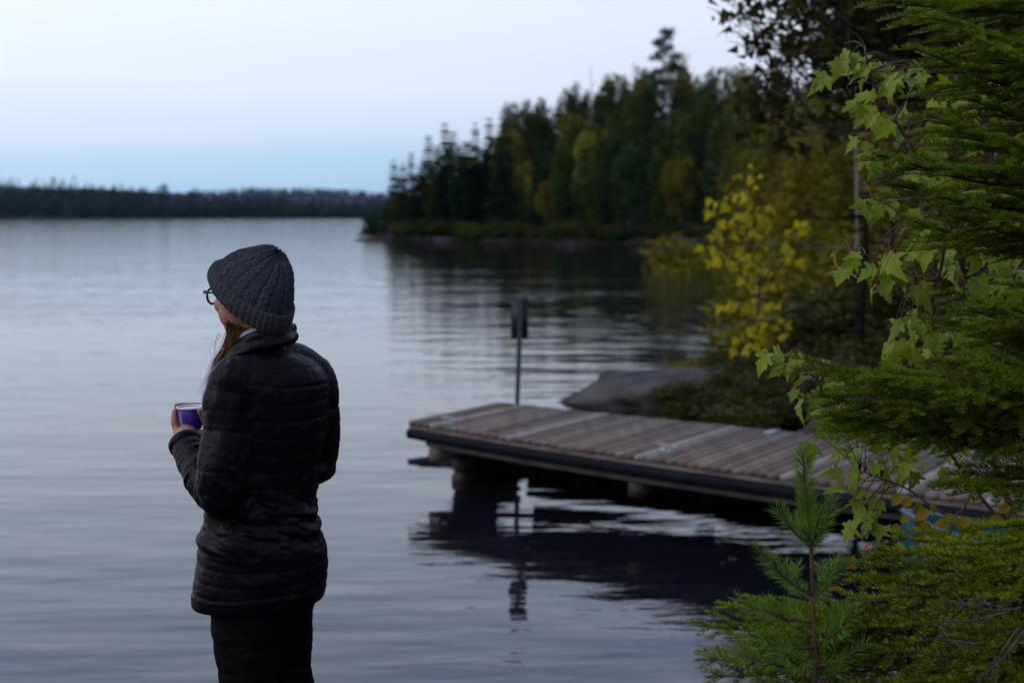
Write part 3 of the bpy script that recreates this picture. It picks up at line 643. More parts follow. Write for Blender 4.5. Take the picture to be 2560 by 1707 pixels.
# single slender trunks one can make out
def stem(name, dx0, dx1, ytop, D, r, mt, label, yb=None, seed=0):
    a = at_y(dx1*K, ytop*K, D); z = float(hgt(a[0], a[1])); b0 = np.array([at_y(dx0*K, 600, D)[0], D, z - .2]); rr = random.Random(seed)
    mb = MB(); P = resample([b0, (b0*.6+a*.4) + [rr.uniform(-.05, .05), 0, 0], (b0*.25+a*.75) + [rr.uniform(-.05, .05), 0, 0], a], 14); mb.add(*tube(P - b0, r*np.linspace(1, .35, 14), 9))
    for k in range(8):
        j = rr.randrange(4, 13); an = rr.uniform(0, 6.3); Lb = rr.uniform(.4, 1.3); s_ = P[j]-b0; mb.add(*tube([s_, s_ + np.array([math.cos(an)*Lb*.6, math.sin(an)*Lb*.6, -Lb*.05]), s_ + np.array([math.cos(an)*Lb, math.sin(an)*Lb, Lb*.1])], [r*.25, r*.15, r*.05], 4))
    o = obj(name, mb.mesh(name, True), M[mt], None, b0); tag(o, label, 'tree'); return o
stem('birch_tree', 1975, 1953, 60, 21, .026, 'pale_bark', 'slim pale birch trunk showing between the maple leaves and dark wood', seed=2)
stem('slim_tree', 1985, 1990, 440, 16.4, .07, 'dark_bark', 'dark slim trunk standing on the bank below the maple leaves', seed=3)
stem('slim_tree', 2058, 2062, 400, 17.5, .05, 'dark_bark', 'thinner dark trunk right of the dark slim one on the bank', seed=4)
stem('slim_tree', 2275, 2270, -80, 15, .09, 'dark_bark', 'thick dark trunk behind the fir boughs at upper right', seed=6)

# bushes on the rocky point behind the dock
for i, (x, y, h, w, mt, lb) in enumerate([(3.1, 18.3, .6, 1.1, 'leaf_bush', 'dark bush growing over the right end of the big sloping rock'), (4.1, 17.6, .95, 1.1, 'leaf_bush', 'dark bush just right of the one on the sloping rock'), (5.0, 18.5, 1.7, 1.2, 'leaf_bush', 'taller dark bush below the yellow shrub'),
                                      (4.3, 16.2, .7, 1.2, 'leaf_bush', 'low dark bush above the pale stones'), (5.2, 16.0, 1.3, 1.2, 'leaf_bush', 'low dark bush right of the pale stones'), (2.95, 15.9, .45, .8, 'leaf_olive', 'small golden-tipped bush at the left edge of the stones'), (1.74, 16.0, .42, 1.0, 'leaf_yellowgreen', 'little yellow-green tuft at the foot of the big rock by the dock'),
                                      (6.1, 17.2, 1.7, 1.2, 'leaf_bush', 'dark bush in front of the slim trunks'), (6.6, 20.5, 2.2, 1.2, 'leaf_olive', 'olive bush behind the slim trunks'), (5.9, 14.2, 1.0, 1.3, 'leaf_bush', 'dark bush beside the dock among the maple leaves'), (3.95, 14.9, .42, .7, 'leaf_rust', 'small orange-brown seedling by the flat rock'), (7.4, 15.5, 1.8, 1.3, 'leaf_bush', 'dark bush behind the fir boughs'), (7.2, 12.2, 1.4, 1.3, 'leaf_olive', 'olive bush at the shore end of the dock'),
                                      (2.9, 17.2, .55, 1.2, 'leaf_bush', 'dark bush in front of the top of the big sloping rock'), (3.5, 16.6, .65, 1.3, 'leaf_bush', 'dark bush left of the middle of the rocky point'), (3.2, 15.9, .5, 1.5, 'leaf_bush', 'low spreading bush just behind the pale stones'), (4.1, 15.3, .6, 1.5, 'leaf_bush', 'low spreading bush behind the flat rock'), (4.9, 14.9, 1.1, 1.4, 'leaf_bush', 'dark bush right of the flat rock'),
                                      (2.55, 19.3, .5, 1.0, 'leaf_olive', 'olive bush behind the crest of the big sloping rock'), (5.6, 17.0, 1.7, 1.3, 'leaf_bush', 'rounded dark bush under the dark slim trunk'), (3.8, 19.2, 1.0, 1.2, 'leaf_olive', 'olive bush directly below the yellow shrub leaves'),
                                      (2.75, 15.25, .45, 1.5, 'leaf_bush', 'dark low growth at the waterline right of the yellow-green tuft'), (3.3, 14.95, .45, 1.6, 'leaf_bush', 'dark low growth just behind the dock edge, left of the flat rock'), (4.3, 14.5, .5, 1.5, 'leaf_bush', 'dark low growth right beside the flat rock'), (2.3, 16.6, .5, 1.4, 'leaf_bush', 'dark low growth against the big sloping rock')]):
    if h < 1.05: h, w = h*1.4, w*1.45
    c = BSN[i % 3]; tree('bush', c, None, M[mt], M['bark'], x, y, float(hgt(x, y)) - .25 + h, w*h/c[1], lb, 'bush', None, R_)
# the yellow shrub: leaves one by one
m_yel = leafmat('yellow_leaf', [(.44, .14, .005), (.46, .25, .006), (.44, .31, .008), (.36, .31, .010), (.22, .25, .010), (.11, .16, .008)], trans=.4, obj_rand=True, pscale=1.0)
def leaf_oval(name, L_, W_, seed, n=7):
    rr = random.Random(seed); V = []; f = []
    bend = rr.uniform(.1, .35)
    for i in range(n):
        t = i/(n-1); w = W_*.5*math.sin(math.pi*t**.8)**.8 if 0 < t < 1 else .001; z = -bend*L_*t*t
        V += [(-w, t*L_, z + w*.35), (0, t*L_, z), (w, t*L_, z + w*.35)]
    for i in range(n-1):
        f += [(i*3, i*3+1, i*3+4, i*3+3), (i*3+1, i*3+2, i*3+5, i*3+4)]
    return mesh_np(name, V, f, True)
def orient(o, pos, direction, normal_hint, scale=1.0):
    d = Vector(direction).normalized(); n = Vector(normal_hint); x = d.cross(n)
    if x.length < 1e-4: x = d.orthogonal()
    x.normalize(); n = x.cross(d); Mx = Matrix((x, d, n)).transposed().to_4x4(); Mx.translation = Vector(pos)
    o.matrix_local = Mx @ Matrix.Scale(scale, 4)
HALF = [(0, 0), (.07, -.02), (.20, -.06), (.30, .02), (.26, .12), (.46, .20), (.58, .34), (.42, .36), (.30, .34), (.27, .42), (.34, .62), (.22, .62), (.15, .76), (.07, .92), (0, 1.06)]
def maple_leaf(seed, L_, m_a, m_b):
    rr = random.Random(seed); out = [(x*rr.uniform(.9, 1.1), y + rr.uniform(-.02, .02)) for x, y in HALF[1:-1]]; ring = [(0, 0)] + out + [(0, 1.06)] + [(-x*rr.uniform(.92, 1.08), y) for x, y in out[::-1]]
    cv, cu, tw = rr.uniform(.1, .9), rr.uniform(-.3, .9), rr.uniform(-.5, .5)
    def lift(x, y, r=1): return (x*L_, y*L_, L_*(.30*abs(x) - cv*y*y*.6 - cu*x*x + tw*x*y + .03*math.sin(9*y + seed)))
    V = [lift(0, .33)] + [lift(x, y) for x, y in ring]; n = len(ring); inner = [lift(x*.5, .33 + (y-.33)*.5) for x, y in ring]; V += inner
    mb = MB(); f = [(0, 1+n+i, 1+n+(i+1) % n) for i in range(n)] + [(1+n+i, 1+i, 1+(i+1) % n, 1+n+(i+1) % n) for i in range(n)]
    mb.add(V, f); P = np.array([(0, 0, 0), (0, -.22*L_, .02*L_), (0, -.55*L_, .18*L_)]); mb.add(*tube(P, .0007, 4), 1); me = mb.mesh('leaf', True); me.materials.append(m_a); me.materials.append(m_b); return me
YL = [maple_leaf(70+i, .098, m_yel, M['twig']) for i in range(6)]
Yd = 14.6
ysh = empty('yellow_shrub', (4.1, Yd, .6)); tag(ysh, 'tall thin shrub with bright yellow autumn leaves beside the dark wood', 'shrub')
ybase = np.array([4.35, Yd + .2, float(hgt(4.35, Yd+.2)) - .1]); off = np.array(ysh.location)
clus = [(1710, 420, 25), (1690, 460, 30), (1665, 490, 30), (1700, 520, 32), (1725, 500, 25), (1670, 530, 26), (1640, 575, 26), (1690, 590, 36), (1720, 560, 28), (1760, 510, 24), (1835, 520, 22), (1740, 600, 28), (1715, 630, 26), (1800, 575, 18), (1760, 650, 26), (1745, 690, 24), (1720, 720, 28), (1740, 755, 30),
        (1700, 790, 22), (1670, 700, 12), (1690, 712, 10), (1775, 700, 18), (1790, 740, 16), (1800, 770, 14), (1750, 790, 20), (1830, 600, 12), (1720, 455, 18)]
yl_n = 0; mbw = MB()
main = resample([ybase, at_y(1775*K, 800*K, Yd) , at_y(1745*K, 650*K, Yd), at_y(1725*K, 520*K, Yd), at_y(1708*K, 415*K, Yd)], 24); mbw.add(*tube(main - off, .018*np.linspace(1, .2, 24), 5))
for cx, cy, cr2 in clus:
    c = at_y(cx*K, cy*K, Yd + R_.uniform(-.35, .35)); j = int(np.argmin(np.linalg.norm(main - c - np.array([0, 0, -.35]), axis=1))); mbw.add(*tube(resample([main[j], (main[j]+c)/2 + [0, 0, .05], c], 6) - off, .007*np.linspace(1, .4, 6), 4))
    for k in range(max(3, int(cr2*.38))):
        rad = cr2*K*Yd/F; P_ = c + np.array([R_.gauss(0, .62)*rad, R_.gauss(0, .7)*rad, R_.gauss(0, .60)*rad]); an = R_.uniform(0, 6.3)
        o = obj('leaf', YL[R_.randrange(6)], None, ysh); orient(o, P_ - off, (math.cos(an)*.7, math.sin(an)*.7, R_.uniform(-.9, .1)), (R_.gauss(0, .5), -.7 + R_.gauss(0, .5), .8), R_.uniform(.6, 1.25)); yl_n += 1
obj('stem', mbw.mesh('stem', True), M['twig'], ysh)
# green mass of leaves of the same wood behind it
for dx, D, yt, w, mt in [(1640, 60, 505, 1.2, 'leaf_olive'), (1860, 26, 500, 1.0, 'leaf_olive'), (1900, 23, 560, 1.1, 'needle_near')]:
    near_tree('bank_shrub', 'shrub', dx, D, yt, mt, 'olive shrub in the shade behind the yellow shrub', 'olive shrubs behind the yellow one', w, cat='shrub')
# leafy boughs reaching in at the top, dark against the sky
m_over = leafmat('overhang_leaf', [(.014, .014, .004), (.035, .032, .006), (.06, .05, .008)], trans=.2)
ov = empty('overhanging_tree', (4.6, 11.5, float(hgt(4.6, 11.5)))); tag(ov, 'dark leafy tree leaning in from the right, its sparse boughs against the sky', 'tree')
oo = np.array(ov.location); rg = np.random.default_rng(21); mb = MB(); Cc = []
Yo = 11.5
trunkp = resample([np.array([4.75, Yo, float(hgt(4.75, Yo))-.3]), np.array([4.6, Yo, 2.6]), np.array([4.4, Yo, 4.3]), np.array([4.0, Yo, 6.0])], 12); mb.add(*tube(trunkp - oo, .085*np.linspace(1, .4, 12), 8))
bo = [([(2140, 330), (1990, 240), (1850, 180), (1725, 15)], .9), ([(2120, 300), (1960, 300), (1820, 200), (1730, 60)], .8), ([(2130, 200), (2000, 120), (1900, 60), (1800, -20)], 1), ([(2160, 90), (2050, 60), (1930, 20), (1850, -50)], 1), ([(2140, 260), (2060, 190), (1960, 165), (1880, 150)], .9),
      ([(2150, 60), (2100, 20), (2000, -20), (1900, -60)], 1), ([(2180, 160), (2120, 120), (2050, 60), (1990, -10)], 1), ([(2170, 240), (2100, 170), (2030, 140), (1960, 100)], .9)]
for pts_, dn in bo:
    P = [at_y(x*K, y*K, Yo + R_.uniform(-.7, .7)) for x, y in pts_]; P[0] = trunkp[np.argmin(abs(trunkp[:, 2]-P[0][2]))]; P = resample(P, 16)
    mb.add(*tube(P - oo, .022*np.linspace(1, .2, 16), 5))
    for j in range(3, 16):
        for rep in range(3):
            d = nrm(rg.normal(size=3)*np.array([1, .6, .8]))*rg.uniform(.15, .42)*(.55 + .5*(1-j/16)); tip = P[j] + d + (P[j]-P[j-1])*2; mb.add(*tube([P[j]-oo, tip-oo], [.006, .002], 3))
            if rg.random() < (.95 if j < 11 else .55)*dn:
                m_ = int(rg.integers(7, 17)); Cc.append(tip + rg.normal(size=(m_, 3))*.085)
for k in range(120):                                                   # denser inner crown out to the frame corner
    c = at_y(rg.uniform(1930, 2420)*K, (rg.uniform(-60, 75) if rg.random() < .75 else rg.uniform(60, 215))*K, Yo + rg.uniform(-.8, .8)); Cc.append(c + rg.normal(size=(60, 3))*.17)
Cc = np.vstack(Cc); V, f = tri_leaves(Cc, np.full(len(Cc), .05), rg)
obj('trunk', mb.mesh('trunk', True), M['bark'], ov); obj('crown', mesh_np('crown', V - oo, f), m_over, ov)

# teal canoe drawn up on the bank below the dock
cn_ = empty('canoe', (0, 0, 0)); tag(cn_, 'teal canoe with pale gunwale drawn up below the dock, mostly hidden by boughs', 'canoe')
Lc, Wc, Hc = 3.6, .8, .34; V = []; f = []; ns, mp_ = 22, 11
for i in range(ns):
    t = i/(ns-1); w = Wc/2*(math.sin(math.pi*t)**.65) + .004; sh = .10*abs(2*t-1)**2.5
    for j in range(mp_):
        a = -math.pi/2 + math.pi*j/(mp_-1); V.append((Lc*(t-.5), w*math.sin(a)*(1 if abs(math.sin(a)) > .98 else 1.0), Hc + sh - (Hc+sh-.02)*max(math.cos(a), 0)**.6))
for i in range(ns-1):
    for j in range(mp_-1): f.append((i*mp_+j, i*mp_+j+1, (i+1)*mp_+j+1, (i+1)*mp_+j))
hull = obj('hull', mesh_np('hull', V, f, True), mat('teal_paint', (.002, .036, .038), (.003, .05, .052), .6, 3, spec=.12), cn_); md = hull.modifiers.new('s', 'SOLIDIFY'); md.thickness = .012
mb = MB()
for s in (0, mp_-1): mb.add(*tube([V[i*mp_+s] for i in range(ns)], .016, 6))
obj('gunwale', mb.mesh('gunwale', True), mat('pale_trim', (.09, .11, .14), rough=.7, spec=.1), cn_)
for u in (-.9, .8):
    V2, f2 = box((u, 0, Hc-.05), .22, .62, .02); obj('seat', mesh_np('seat', V2, f2), m_beam, cn_)
cn_.rotation_euler = (0, math.radians(1), math.radians(-41)); cn_.location = (3.74, 7.40, .16)

# ------------------------------------------------------------------ the person
PY = 3.5
def Q(px, py, dy=0.0): return at_y(px, py, PY + dy)
PX = 1016.0
def u_(px): return px / PX                              # photograph pixels to metres at the person's distance
YAW = math.radians(33); Lt = np.array([-math.cos(YAW), -math.sin(YAW), 0]); Fw = np.array([-math.sin(YAW), math.cos(YAW), 0])
HY = math.radians(52); hl = np.array([-math.cos(HY), -math.sin(HY), 0]); hf = np.array([-math.sin(HY), math.cos(HY), 0]); UZ = np.array([0, 0, 1.0])
person = empty('person', (float(Q(655, 1500)[0]), PY, float(hgt(Q(655, 1500)[0], PY)))); po = np.array(person.location)
tag(person, 'person in grey knit beanie and black quilted jacket, looking out over the lake', 'person')
def blob(parts, voxel, smooth_it, name):
    """joins overlapping closed pieces into one continuous skin"""
    mb = MB()
    for V, f in parts: mb.add(V, f)
    me = mb.mesh(name); o = bpy.data.objects.new(name + '_tmp', me); COL.objects.link(o)
    r = o.modifiers.new('r', 'REMESH'); r.mode = 'VOXEL'; r.voxel_size = voxel; r.adaptivity = 0
    if smooth_it: s = o.modifiers.new('s', 'SMOOTH'); s.factor = .5; s.iterations = smooth_it
    dg = bpy.context.evaluated_depsgraph_get(); ev = o.evaluated_get(dg); m2 = bpy.data.meshes.new_from_object(ev); bpy.data.objects.remove(o)
    m2.polygons.foreach_set('use_smooth', np.ones(len(m2.polygons), dtype=bool)); return m2
def limb(P, R, k=18, n=None):
    """tapered tube with round ends"""
    P = np.asarray(P, float); R = np.asarray(R, float); n = n or 6*len(P)
    PP = resample(P, n); RR = resample(np.stack([R, R, R], 1), n)[:, 0]
    t0, t1 = nrm(PP[0]-PP[1]), nrm(PP[-1]-PP[-2]); a = np.linspace(0, 1.45, 6)[1:]
    PP = np.vstack([[PP[0] + t0*RR[0]*math.sin(x) for x in a[::-1]], PP, [PP[-1] + t1*RR[-1]*math.sin(x) for x in a]])
    RR = np.concatenate([[RR[0]*math.cos(x) for x in a[::-1]], RR, [RR[-1]*math.cos(x) for x in a]])
    return tube(PP, RR, k)
def ell(c, ax, k=20, kn=14):
    V, f = sphere((0, 0, 0), 1, kn, k); A = np.array(ax); return V @ A + np.asarray(c), f
def verts(me):
    v = np.empty(len(me.vertices)*3, np.float32); me.vertices.foreach_get('co', v); return v.reshape(-1, 3).astype(float)
def normals(me):
    v = np.empty(len(me.vertices)*3, np.float32); me.vertex_normals.foreach_get('vector', v); return v.reshape(-1, 3).astype(float)
def setv(me, V): me.vertices.foreach_set('co', np.ascontiguousarray(V, np.float32).ravel()); me.update()

footz = float(po[2])
# joints
sh_l, el_l, wr_l = Q(572, 960, -.09), Q(556, 1238, -.10), Q(473, 1098, .07)
sh_r, el_r, wr_r = Q(788, 948, .09), Q(795, 1165, .10), Q(575, 1105, .21)
neck0, neck1 = Q(664, 890, 0), Q(632, 800, .01)
hip_c = Q(650, 1480, 0)
# head
HC = Q(624, 727, 0.0)
def hp_(f_, l_, z_): return HC + hf*f_ + hl*l_ + UZ*z_
hparts = [ell(HC + hf*-.005, [hl*.074, hf*.092, UZ*.095]), ell(hp_(.028, 0, -.052), [hl*.058, hf*.062, UZ*.056]), ell(hp_(.055, 0, -.092), [hl*.026, hf*.028, UZ*.018]),
          ell(hp_(.058, 0, .005), [hl*.052, hf*.034, UZ*.045]), ell(hp_(.062, .030, -.035), [hl*.024, hf*.024, UZ*.024]), ell(hp_(.062, -.030, -.035), [hl*.024, hf*.024, UZ*.024]),
          ell(hp_(.078, 0, -.065), [hl*.021, hf*.014, UZ*.010]), ell(hp_(.045, 0, -.062), [hl*.045, hf*.042, UZ*.038]),
          limb([hp_(.088, 0, .008), hp_(.100, 0, -.018), hp_(.106, 0, -.032)], [.008, .010, .012], 10), limb([neck0 + [0, 0, -.05], neck0, neck1 + [0, 0, .01]], [.064, .056, .054])]
for s in (1, -1):
    hparts += [ell(hp_(-.008, s*.077, -.012), [hl*.008, hf*.018, UZ*.031]), ell(hp_(.052, s*.052, .03), [hl*.016, hf*.03, UZ*.02])]
# torso, legs beneath the clothes
torso = [limb([hip_c, Q(657, 1290, 0), Q(672, 1100, 0), neck0 + [0, 0, -.07]], [.085, .070, .078, .05]), limb([sh_l + [.03, .02, .0], sh_r + [-.03, -.02, 0]], [.036, .036])]
legs = []
hipL, hipR = Q(622, 1530, -.02), Q(700, 1530, .03)
knL, knR = np.array([Q(612, 1600)[0], PY - .03, footz + .46]), np.array([Q(735, 1600)[0], PY + .06, footz + .46])
anL, anR = np.array([Q(622, 1600)[0], PY - .02, footz + .09]), np.array([Q(732, 1600)[0], PY + .05, footz + .09])
legs = [limb([hipL, knL, anL], [.062, .042, .030]), limb([hipR, knR, anR], [.055, .040, .030])]
for an_ in (anL, anR): legs.append(limb([an_ + [0, 0, -.03], an_ + Fw*.12 + [0, 0, -.05]], [.034, .026]))
arms = [limb([sh_l, el_l], [.036, .030]), limb([el_l, wr_l], [.030, .023]), limb([sh_r, el_r], [.036, .030]), limb([el_r, wr_r], [.030, .023])]
# the cup and the hands round it
cup_c = Q(478, 1046, .155)                              # middle of the cup
cup_r = .034
def finger(pts, r0, r1): return limb(pts, np.linspace(r0, r1, len(pts)), 10, 14)
cx = cup_c
def cupp(a, z, r=cup_r + .009):                         # a: 0 = towards the camera, +90 = left in view
    rr = r - (.030 - z)*.10; return cx + np.array([-math.sin(math.radians(a))*rr, -math.cos(math.radians(a))*rr, z])
hands = []
# left hand: palm under and outside of the cup, fingers wrapping the far side, thumb up the left side
pl = cx + np.array([-.010, -.030, -.037])
hands += [limb([wr_l, (wr_l+pl)/2, pl + [.004, .006, 0]], [.025, .026, .027]), ell(cx + [.004, -.018, -.036], [np.array([.034, 0, 0]), np.array([0, .027, .004]), np.array([0, 0, .0125])])]
hands += [finger([pl + [-.014, .0, -.004], cupp(78, -.026), cupp(84, -.006, cup_r+.012), cupp(92, .018, cup_r+.010)], .0125, .0085)]         # thumb
for i, (zz, ln) in enumerate([(.012, 175), (-.006, 170), (-.023, 160), (-.038, 145)]):
    hands += [finger([cx + [-.020, -.006, -.040], cupp(100, -.030 + .006*(3-i), cup_r + .006), cupp(118, zz - .004), cupp(140, zz), cupp(ln, zz + .001), cupp(ln + 22, zz + .002)], .0095, .0066)]
# right hand: palm on the right side, fingers round the front edge far from the camera
pr_ = cx + np.array([.050, .018, -.022])
hands += [limb([wr_r, (wr_r+pr_)/2, pr_], [.025, .026, .024]), ell(pr_ + [-.003, .0, .012], [np.array([.011, 0, 0]), np.array([0, .032, 0]), np.array([0, 0, .030])])]
for i, (zz, ln) in enumerate([(.027, 108), (.016, 112), (.001, 122), (-.016, 130)]):
    hands += [finger([pr_ + [-.004, .024, .014 - i*.014], cupp(-128, zz), cupp(-155, zz, cup_r+.016), cupp(-180, zz + .001, cup_r+.016), cupp(-180 - (180-ln)*.5, zz + .002, cup_r+.017), cupp(-180-(180-ln)*.85, zz+.003, cup_r + .016)], .0095, .0066)]
hands += [finger([pr_ + [-.004, -.018, -.002], cupp(-72, -.002), cupp(-56, .014), cupp(-44, .024)], .0115, .0082)]
skin = mat('skin', (.27, .115, .080), (.34, .155, .115), .5, 30, .0006, 160, spec=.4)
bodyme = blob(hparts + torso + legs + arms + hands, .0034, 2, 'body')
# sockets for the eyes, a mouth line
V = verts(bodyme)
for s in (1, -1):
    e = hp_(.090, s*.031, .000); d = np.linalg.norm(V - e, axis=1); V -= hf[None]*(np.clip(1 - d/.020, 0, 1)[:, None]**1.5)*.010
mo = hp_(.092, 0, -.062); rel = V - mo; a_ = np.abs(rel @ hl); b_ = np.abs(rel @ UZ); c_ = np.abs(rel @ hf)
V -= hf[None]*(((a_ < .022) & (c_ < .03))[:, None]*np.clip(1 - b_/.0035, 0, 1)[:, None])*.004
setv(bodyme, V - po)
body = obj('body', bodyme, skin, person)
m_eye = mat('eye_white', (.7, .68, .66), rough=.2, spec=.5)
for s in (1, -1):
    Ve, fe = sphere(hp_(.076, s*.031, .000), .0115, 10, 14); obj('eye', mesh_np('eye', Ve-po, fe, True), m_eye, person)
    Vb, fb = tube(resample([hp_(.088, s*.014, .020), hp_(.091, s*.030, .026), hp_(.082, s*.048, .021)], 8), [.002, .003, .0032, .003, .003, .0028, .0022, .001], 6); obj('eyebrow', mesh_np('eyebrow', Vb-po, fb, True), M['bark'], person)

# --- beanie
BR = [  # left edge, right edge of each ring in the picture; near point; depth
    ((530, 716), (708, 802), (642, 823), .088), ((533, 700), (718, 780), (647, 801), .094), ((542, 682), (727, 757), (653, 779), .098), ((558, 666), (731, 732), (662, 751), .098),
    ((579, 652), (731, 708), (674, 724), .092), ((603, 642), (732, 686), (683, 704), .082), ((630, 634), (728, 664), (690, 682), .066), ((652, 629), (720, 650), (693, 663), .048), ((670, 626), (710, 640), (693, 650), .028), ((686, 627), (699, 631), (693, 634), .006)]
nt1, nt2 = 150, 560
Mid = resample(np.array([(Q(*a) + Q(*b))/2 for a, b, c, d in BR]), nt1)
Av = resample(np.array([(Q(*b) - Q(*a))/2 for a, b, c, d in BR]), nt1)
Bv = resample(np.array([Q(*c, -d) - (Q(*a) + Q(*b))/2 for a, b, c, d in BR]), nt1)
th = np.linspace(0, 2*math.pi, nt2, endpoint=False); tt = np.linspace(0, 1, nt1)
CT, ST = np.cos(th)[None, :, None], np.sin(th)[None, :, None]
P = Mid[:, None] + Av[:, None]*CT + Bv[:, None]*ST
P[:, :, :] += (Av[:, None]*(CT*0))                      # keep shape
# outward normals
dth = np.roll(P, -1, 1) - np.roll(P, 1, 1); dt_ = np.gradient(P, axis=0); Nn = nrm(np.cross(dth, dt_)); 
cen = P.mean((0, 1)); sgn = np.sign(((P - cen)*Nn).sum(-1)).mean(); Nn = Nn*(1 if sgn > 0 else -1)
P = P - Nn*.0035
# knit: columns of cables with ribs between
ncol = 9; u = (th/(2*math.pi)*ncol) % 1.0; U = np.broadcast_to(u[None], (nt1, nt2)); T = np.broadcast_to(tt[:, None], (nt1, nt2))
vv = T*6.2 + np.floor(np.broadcast_to((th/(2*math.pi)*ncol)[None], U.shape))*.37
cab = (U < .56); uc = (U/.56 - .5)*2
s1 = .42*np.sin(2*math.pi*vv*.8); 
def strand(c, w=.46): return np.sqrt(np.clip(1 - ((uc - c)/w)**2, 0, 1))
over = .5 + .5*np.cos(2*math.pi*vv*.8)
hc = np.maximum(strand(s1)*(.75+.25*over), strand(-s1)*(.75+.25*(1-over)))
hr = np.abs(np.cos((U-.56)/.44*math.pi*4))**.7
H = np.where(cab, hc*1.15, .25 + .55*hr); edge = np.minimum(np.abs(U-0), np.minimum(np.abs(U-.56), np.abs(U-1))); H = H*np.clip(edge/.03, 0, 1)
fade = np.clip((1-T)/.25, .25, 1)
lump = fbm(P[..., 0]*22, P[..., 1]*22, P[..., 2]*22, 4, 2)
st = .00035*np.sin(T*nt1*1.35)*np.cos(th*ncol*22)[None]
body_h = (.0052*H*fade + .002*lump + st)
# gathers near the crown
gath = .0045*np.clip((T-.72)/.28, 0, 1)*np.cos(th*14)[None]
Pb = P + Nn*(body_h + gath)[..., None]
i0 = int(.10*nt1)
k_ = np.arange(nt2)
def grid_faces(n, m): 
    i, j = np.meshgrid(np.arange(n-1), np.arange(m), indexing='ij'); return np.stack([i*m+j, i*m+(j+1) % m, (i+1)*m+(j+1) % m, (i+1)*m+j], -1).reshape(-1, 4)
m_knit, ntk, bk = principled('grey_knit'); Lk = ntk.links
bk.inputs['Roughness'].default_value = .95; bk.inputs['Specular IOR Level'].default_value = .1
if 'Sheen Weight' in bk.inputs: bk.inputs['Sheen Weight'].default_value = .06; bk.inputs['Sheen Roughness'].default_value = .5
tk = ntk.nodes.new('ShaderNodeTexCoord'); nk = ntk.nodes.new('ShaderNodeTexNoise'); nk.inputs['Scale'].default_value = 260; nk.inputs['Detail'].default_value = 3
rk = ntk.nodes.new('ShaderNodeValToRGB'); rk.color_ramp.elements[0].position = .35; rk.color_ramp.elements[1].position = .7
rk.color_ramp.elements[0].color = (.012, .013, .016, 1); rk.color_ramp.elements[1].color = (.050, .052, .060, 1)
Lk.new(tk.outputs['Object'], nk.inputs[0]); Lk.new(nk.outputs[0], rk.inputs[0]); Lk.new(rk.outputs[0], bk.inputs['Base Color'])
bkb = ntk.nodes.new('ShaderNodeBump'); bkb.inputs['Distance'].default_value = .0016; Lk.new(nk.outputs[0], bkb.inputs['Height']); Lk.new(bkb.outputs[0], bk.inputs['Normal'])
Vb = Pb[i0:].reshape(-1, 3)
beanie = obj('beanie', mesh_np('beanie', Vb - po, grid_faces(nt1-i0, nt2), True), m_knit, person)
# turned-up cuff: outer face, folded top and bottom edge, inner face
ic = int(.235*nt1); prof = []
ncuf = 34
rows = []
for q_ in range(ncuf):
    s = q_/(ncuf-1); f_i = s*ic; a0 = int(f_i); w = f_i - a0; Pr = P[a0]*(1-w) + P[min(a0+1, nt1-1)]*w; Nr = Nn[a0]
    bulge = .0095 + .0035*math.sin(math.pi*s)
    if s < .08: bulge *= .5 + .5*s/.08
    if s > .95: bulge -= .010*((s-.95)/.05)**2
    ribs = (.0030*np.abs(np.cos(th*ncol*2.5))**.5 + .0016*np.cos(th*ncol)*.5 + .0025*noise3(Pr[:, 0]*18, Pr[:, 1]*18, Pr[:, 2]*18, 3) + .0003*math.sin(q_*2.6))
    rows.append(Pr + Nr*(bulge + ribs)[:, None])
top_in = P[ic] + Nn[ic]*.001; bot_in = P[0] - Nn[0]*.004; bot_in2 = P[i0+4] - Nn[i0+4]*.005
Vc = np.vstack([bot_in2, bot_in] + rows + [top_in]); obj('cuff', mesh_np('cuff', Vc - po, grid_faces(ncuf+3, nt2), True), m_knit, beanie)

# loose wool fibres standing off the knit
fr_ = np.random.default_rng(8); gi = fr_.integers(0, Pb.shape[0], 3200); gj = fr_.integers(0, nt2, 3200); b0 = Pb[gi, gj]; dd_ = nrm(Nn[gi, gj] + fr_.normal(size=(3200, 3))*.8)*fr_.uniform(.003, .009, (3200, 1)); sdv = nrm(np.cross(dd_, fr_.normal(size=(3200, 3))))*.00022
keepf = gi > ic; Vf = np.stack([b0 - sdv, b0 + sdv, b0 + dd_], 1)[keepf].reshape(-1, 3); obj('wool_fuzz', mesh_np('wool_fuzz', Vf - po, np.arange(len(Vf)).reshape(-1, 3)), m_knit, beanie)

# --- jacket
m_jk, ntj, bj = principled('black_nylon'); Lj = ntj.links
bj.inputs['Base Color'].default_value = (.0046, .0030, .0060, 1); bj.inputs['Roughness'].default_value = .38; bj.inputs['Specular IOR Level'].default_value = .09
tj = ntj.nodes.new('ShaderNodeTexCoord'); nj = ntj.nodes.new('ShaderNodeTexNoise'); nj.inputs['Scale'].default_value = 26; nj.inputs['Detail'].default_value = 6; nj.inputs['Distortion'].default_value = .6
bbj = ntj.nodes.new('ShaderNodeBump'); bbj.inputs['Distance'].default_value = .007; bbj.inputs['Strength'].default_value = .75
Lj.new(tj.outputs['Object'], nj.inputs[0]); Lj.new(nj.outputs[0], bbj.inputs['Height']); Lj.new(bbj.outputs[0], bj.inputs['Normal'])
rings = [(868, 662, 52), (885, 666, 76), (903, 669, 104), (930, 672, 128), (965, 674, 138), (1050, 672, 138), (1130, 666, 134), (1210, 659, 129), (1262, 656, 131), (1292, 655, 133), (1325, 656, 145), (1360, 657, 153), (1405, 657, 156), (1450, 652, 159), (1485, 648, 156), (1503, 647, 151)]
nr_, ns_ = 60, 48
RG = resample(np.array(rings, float), nr_); V = []
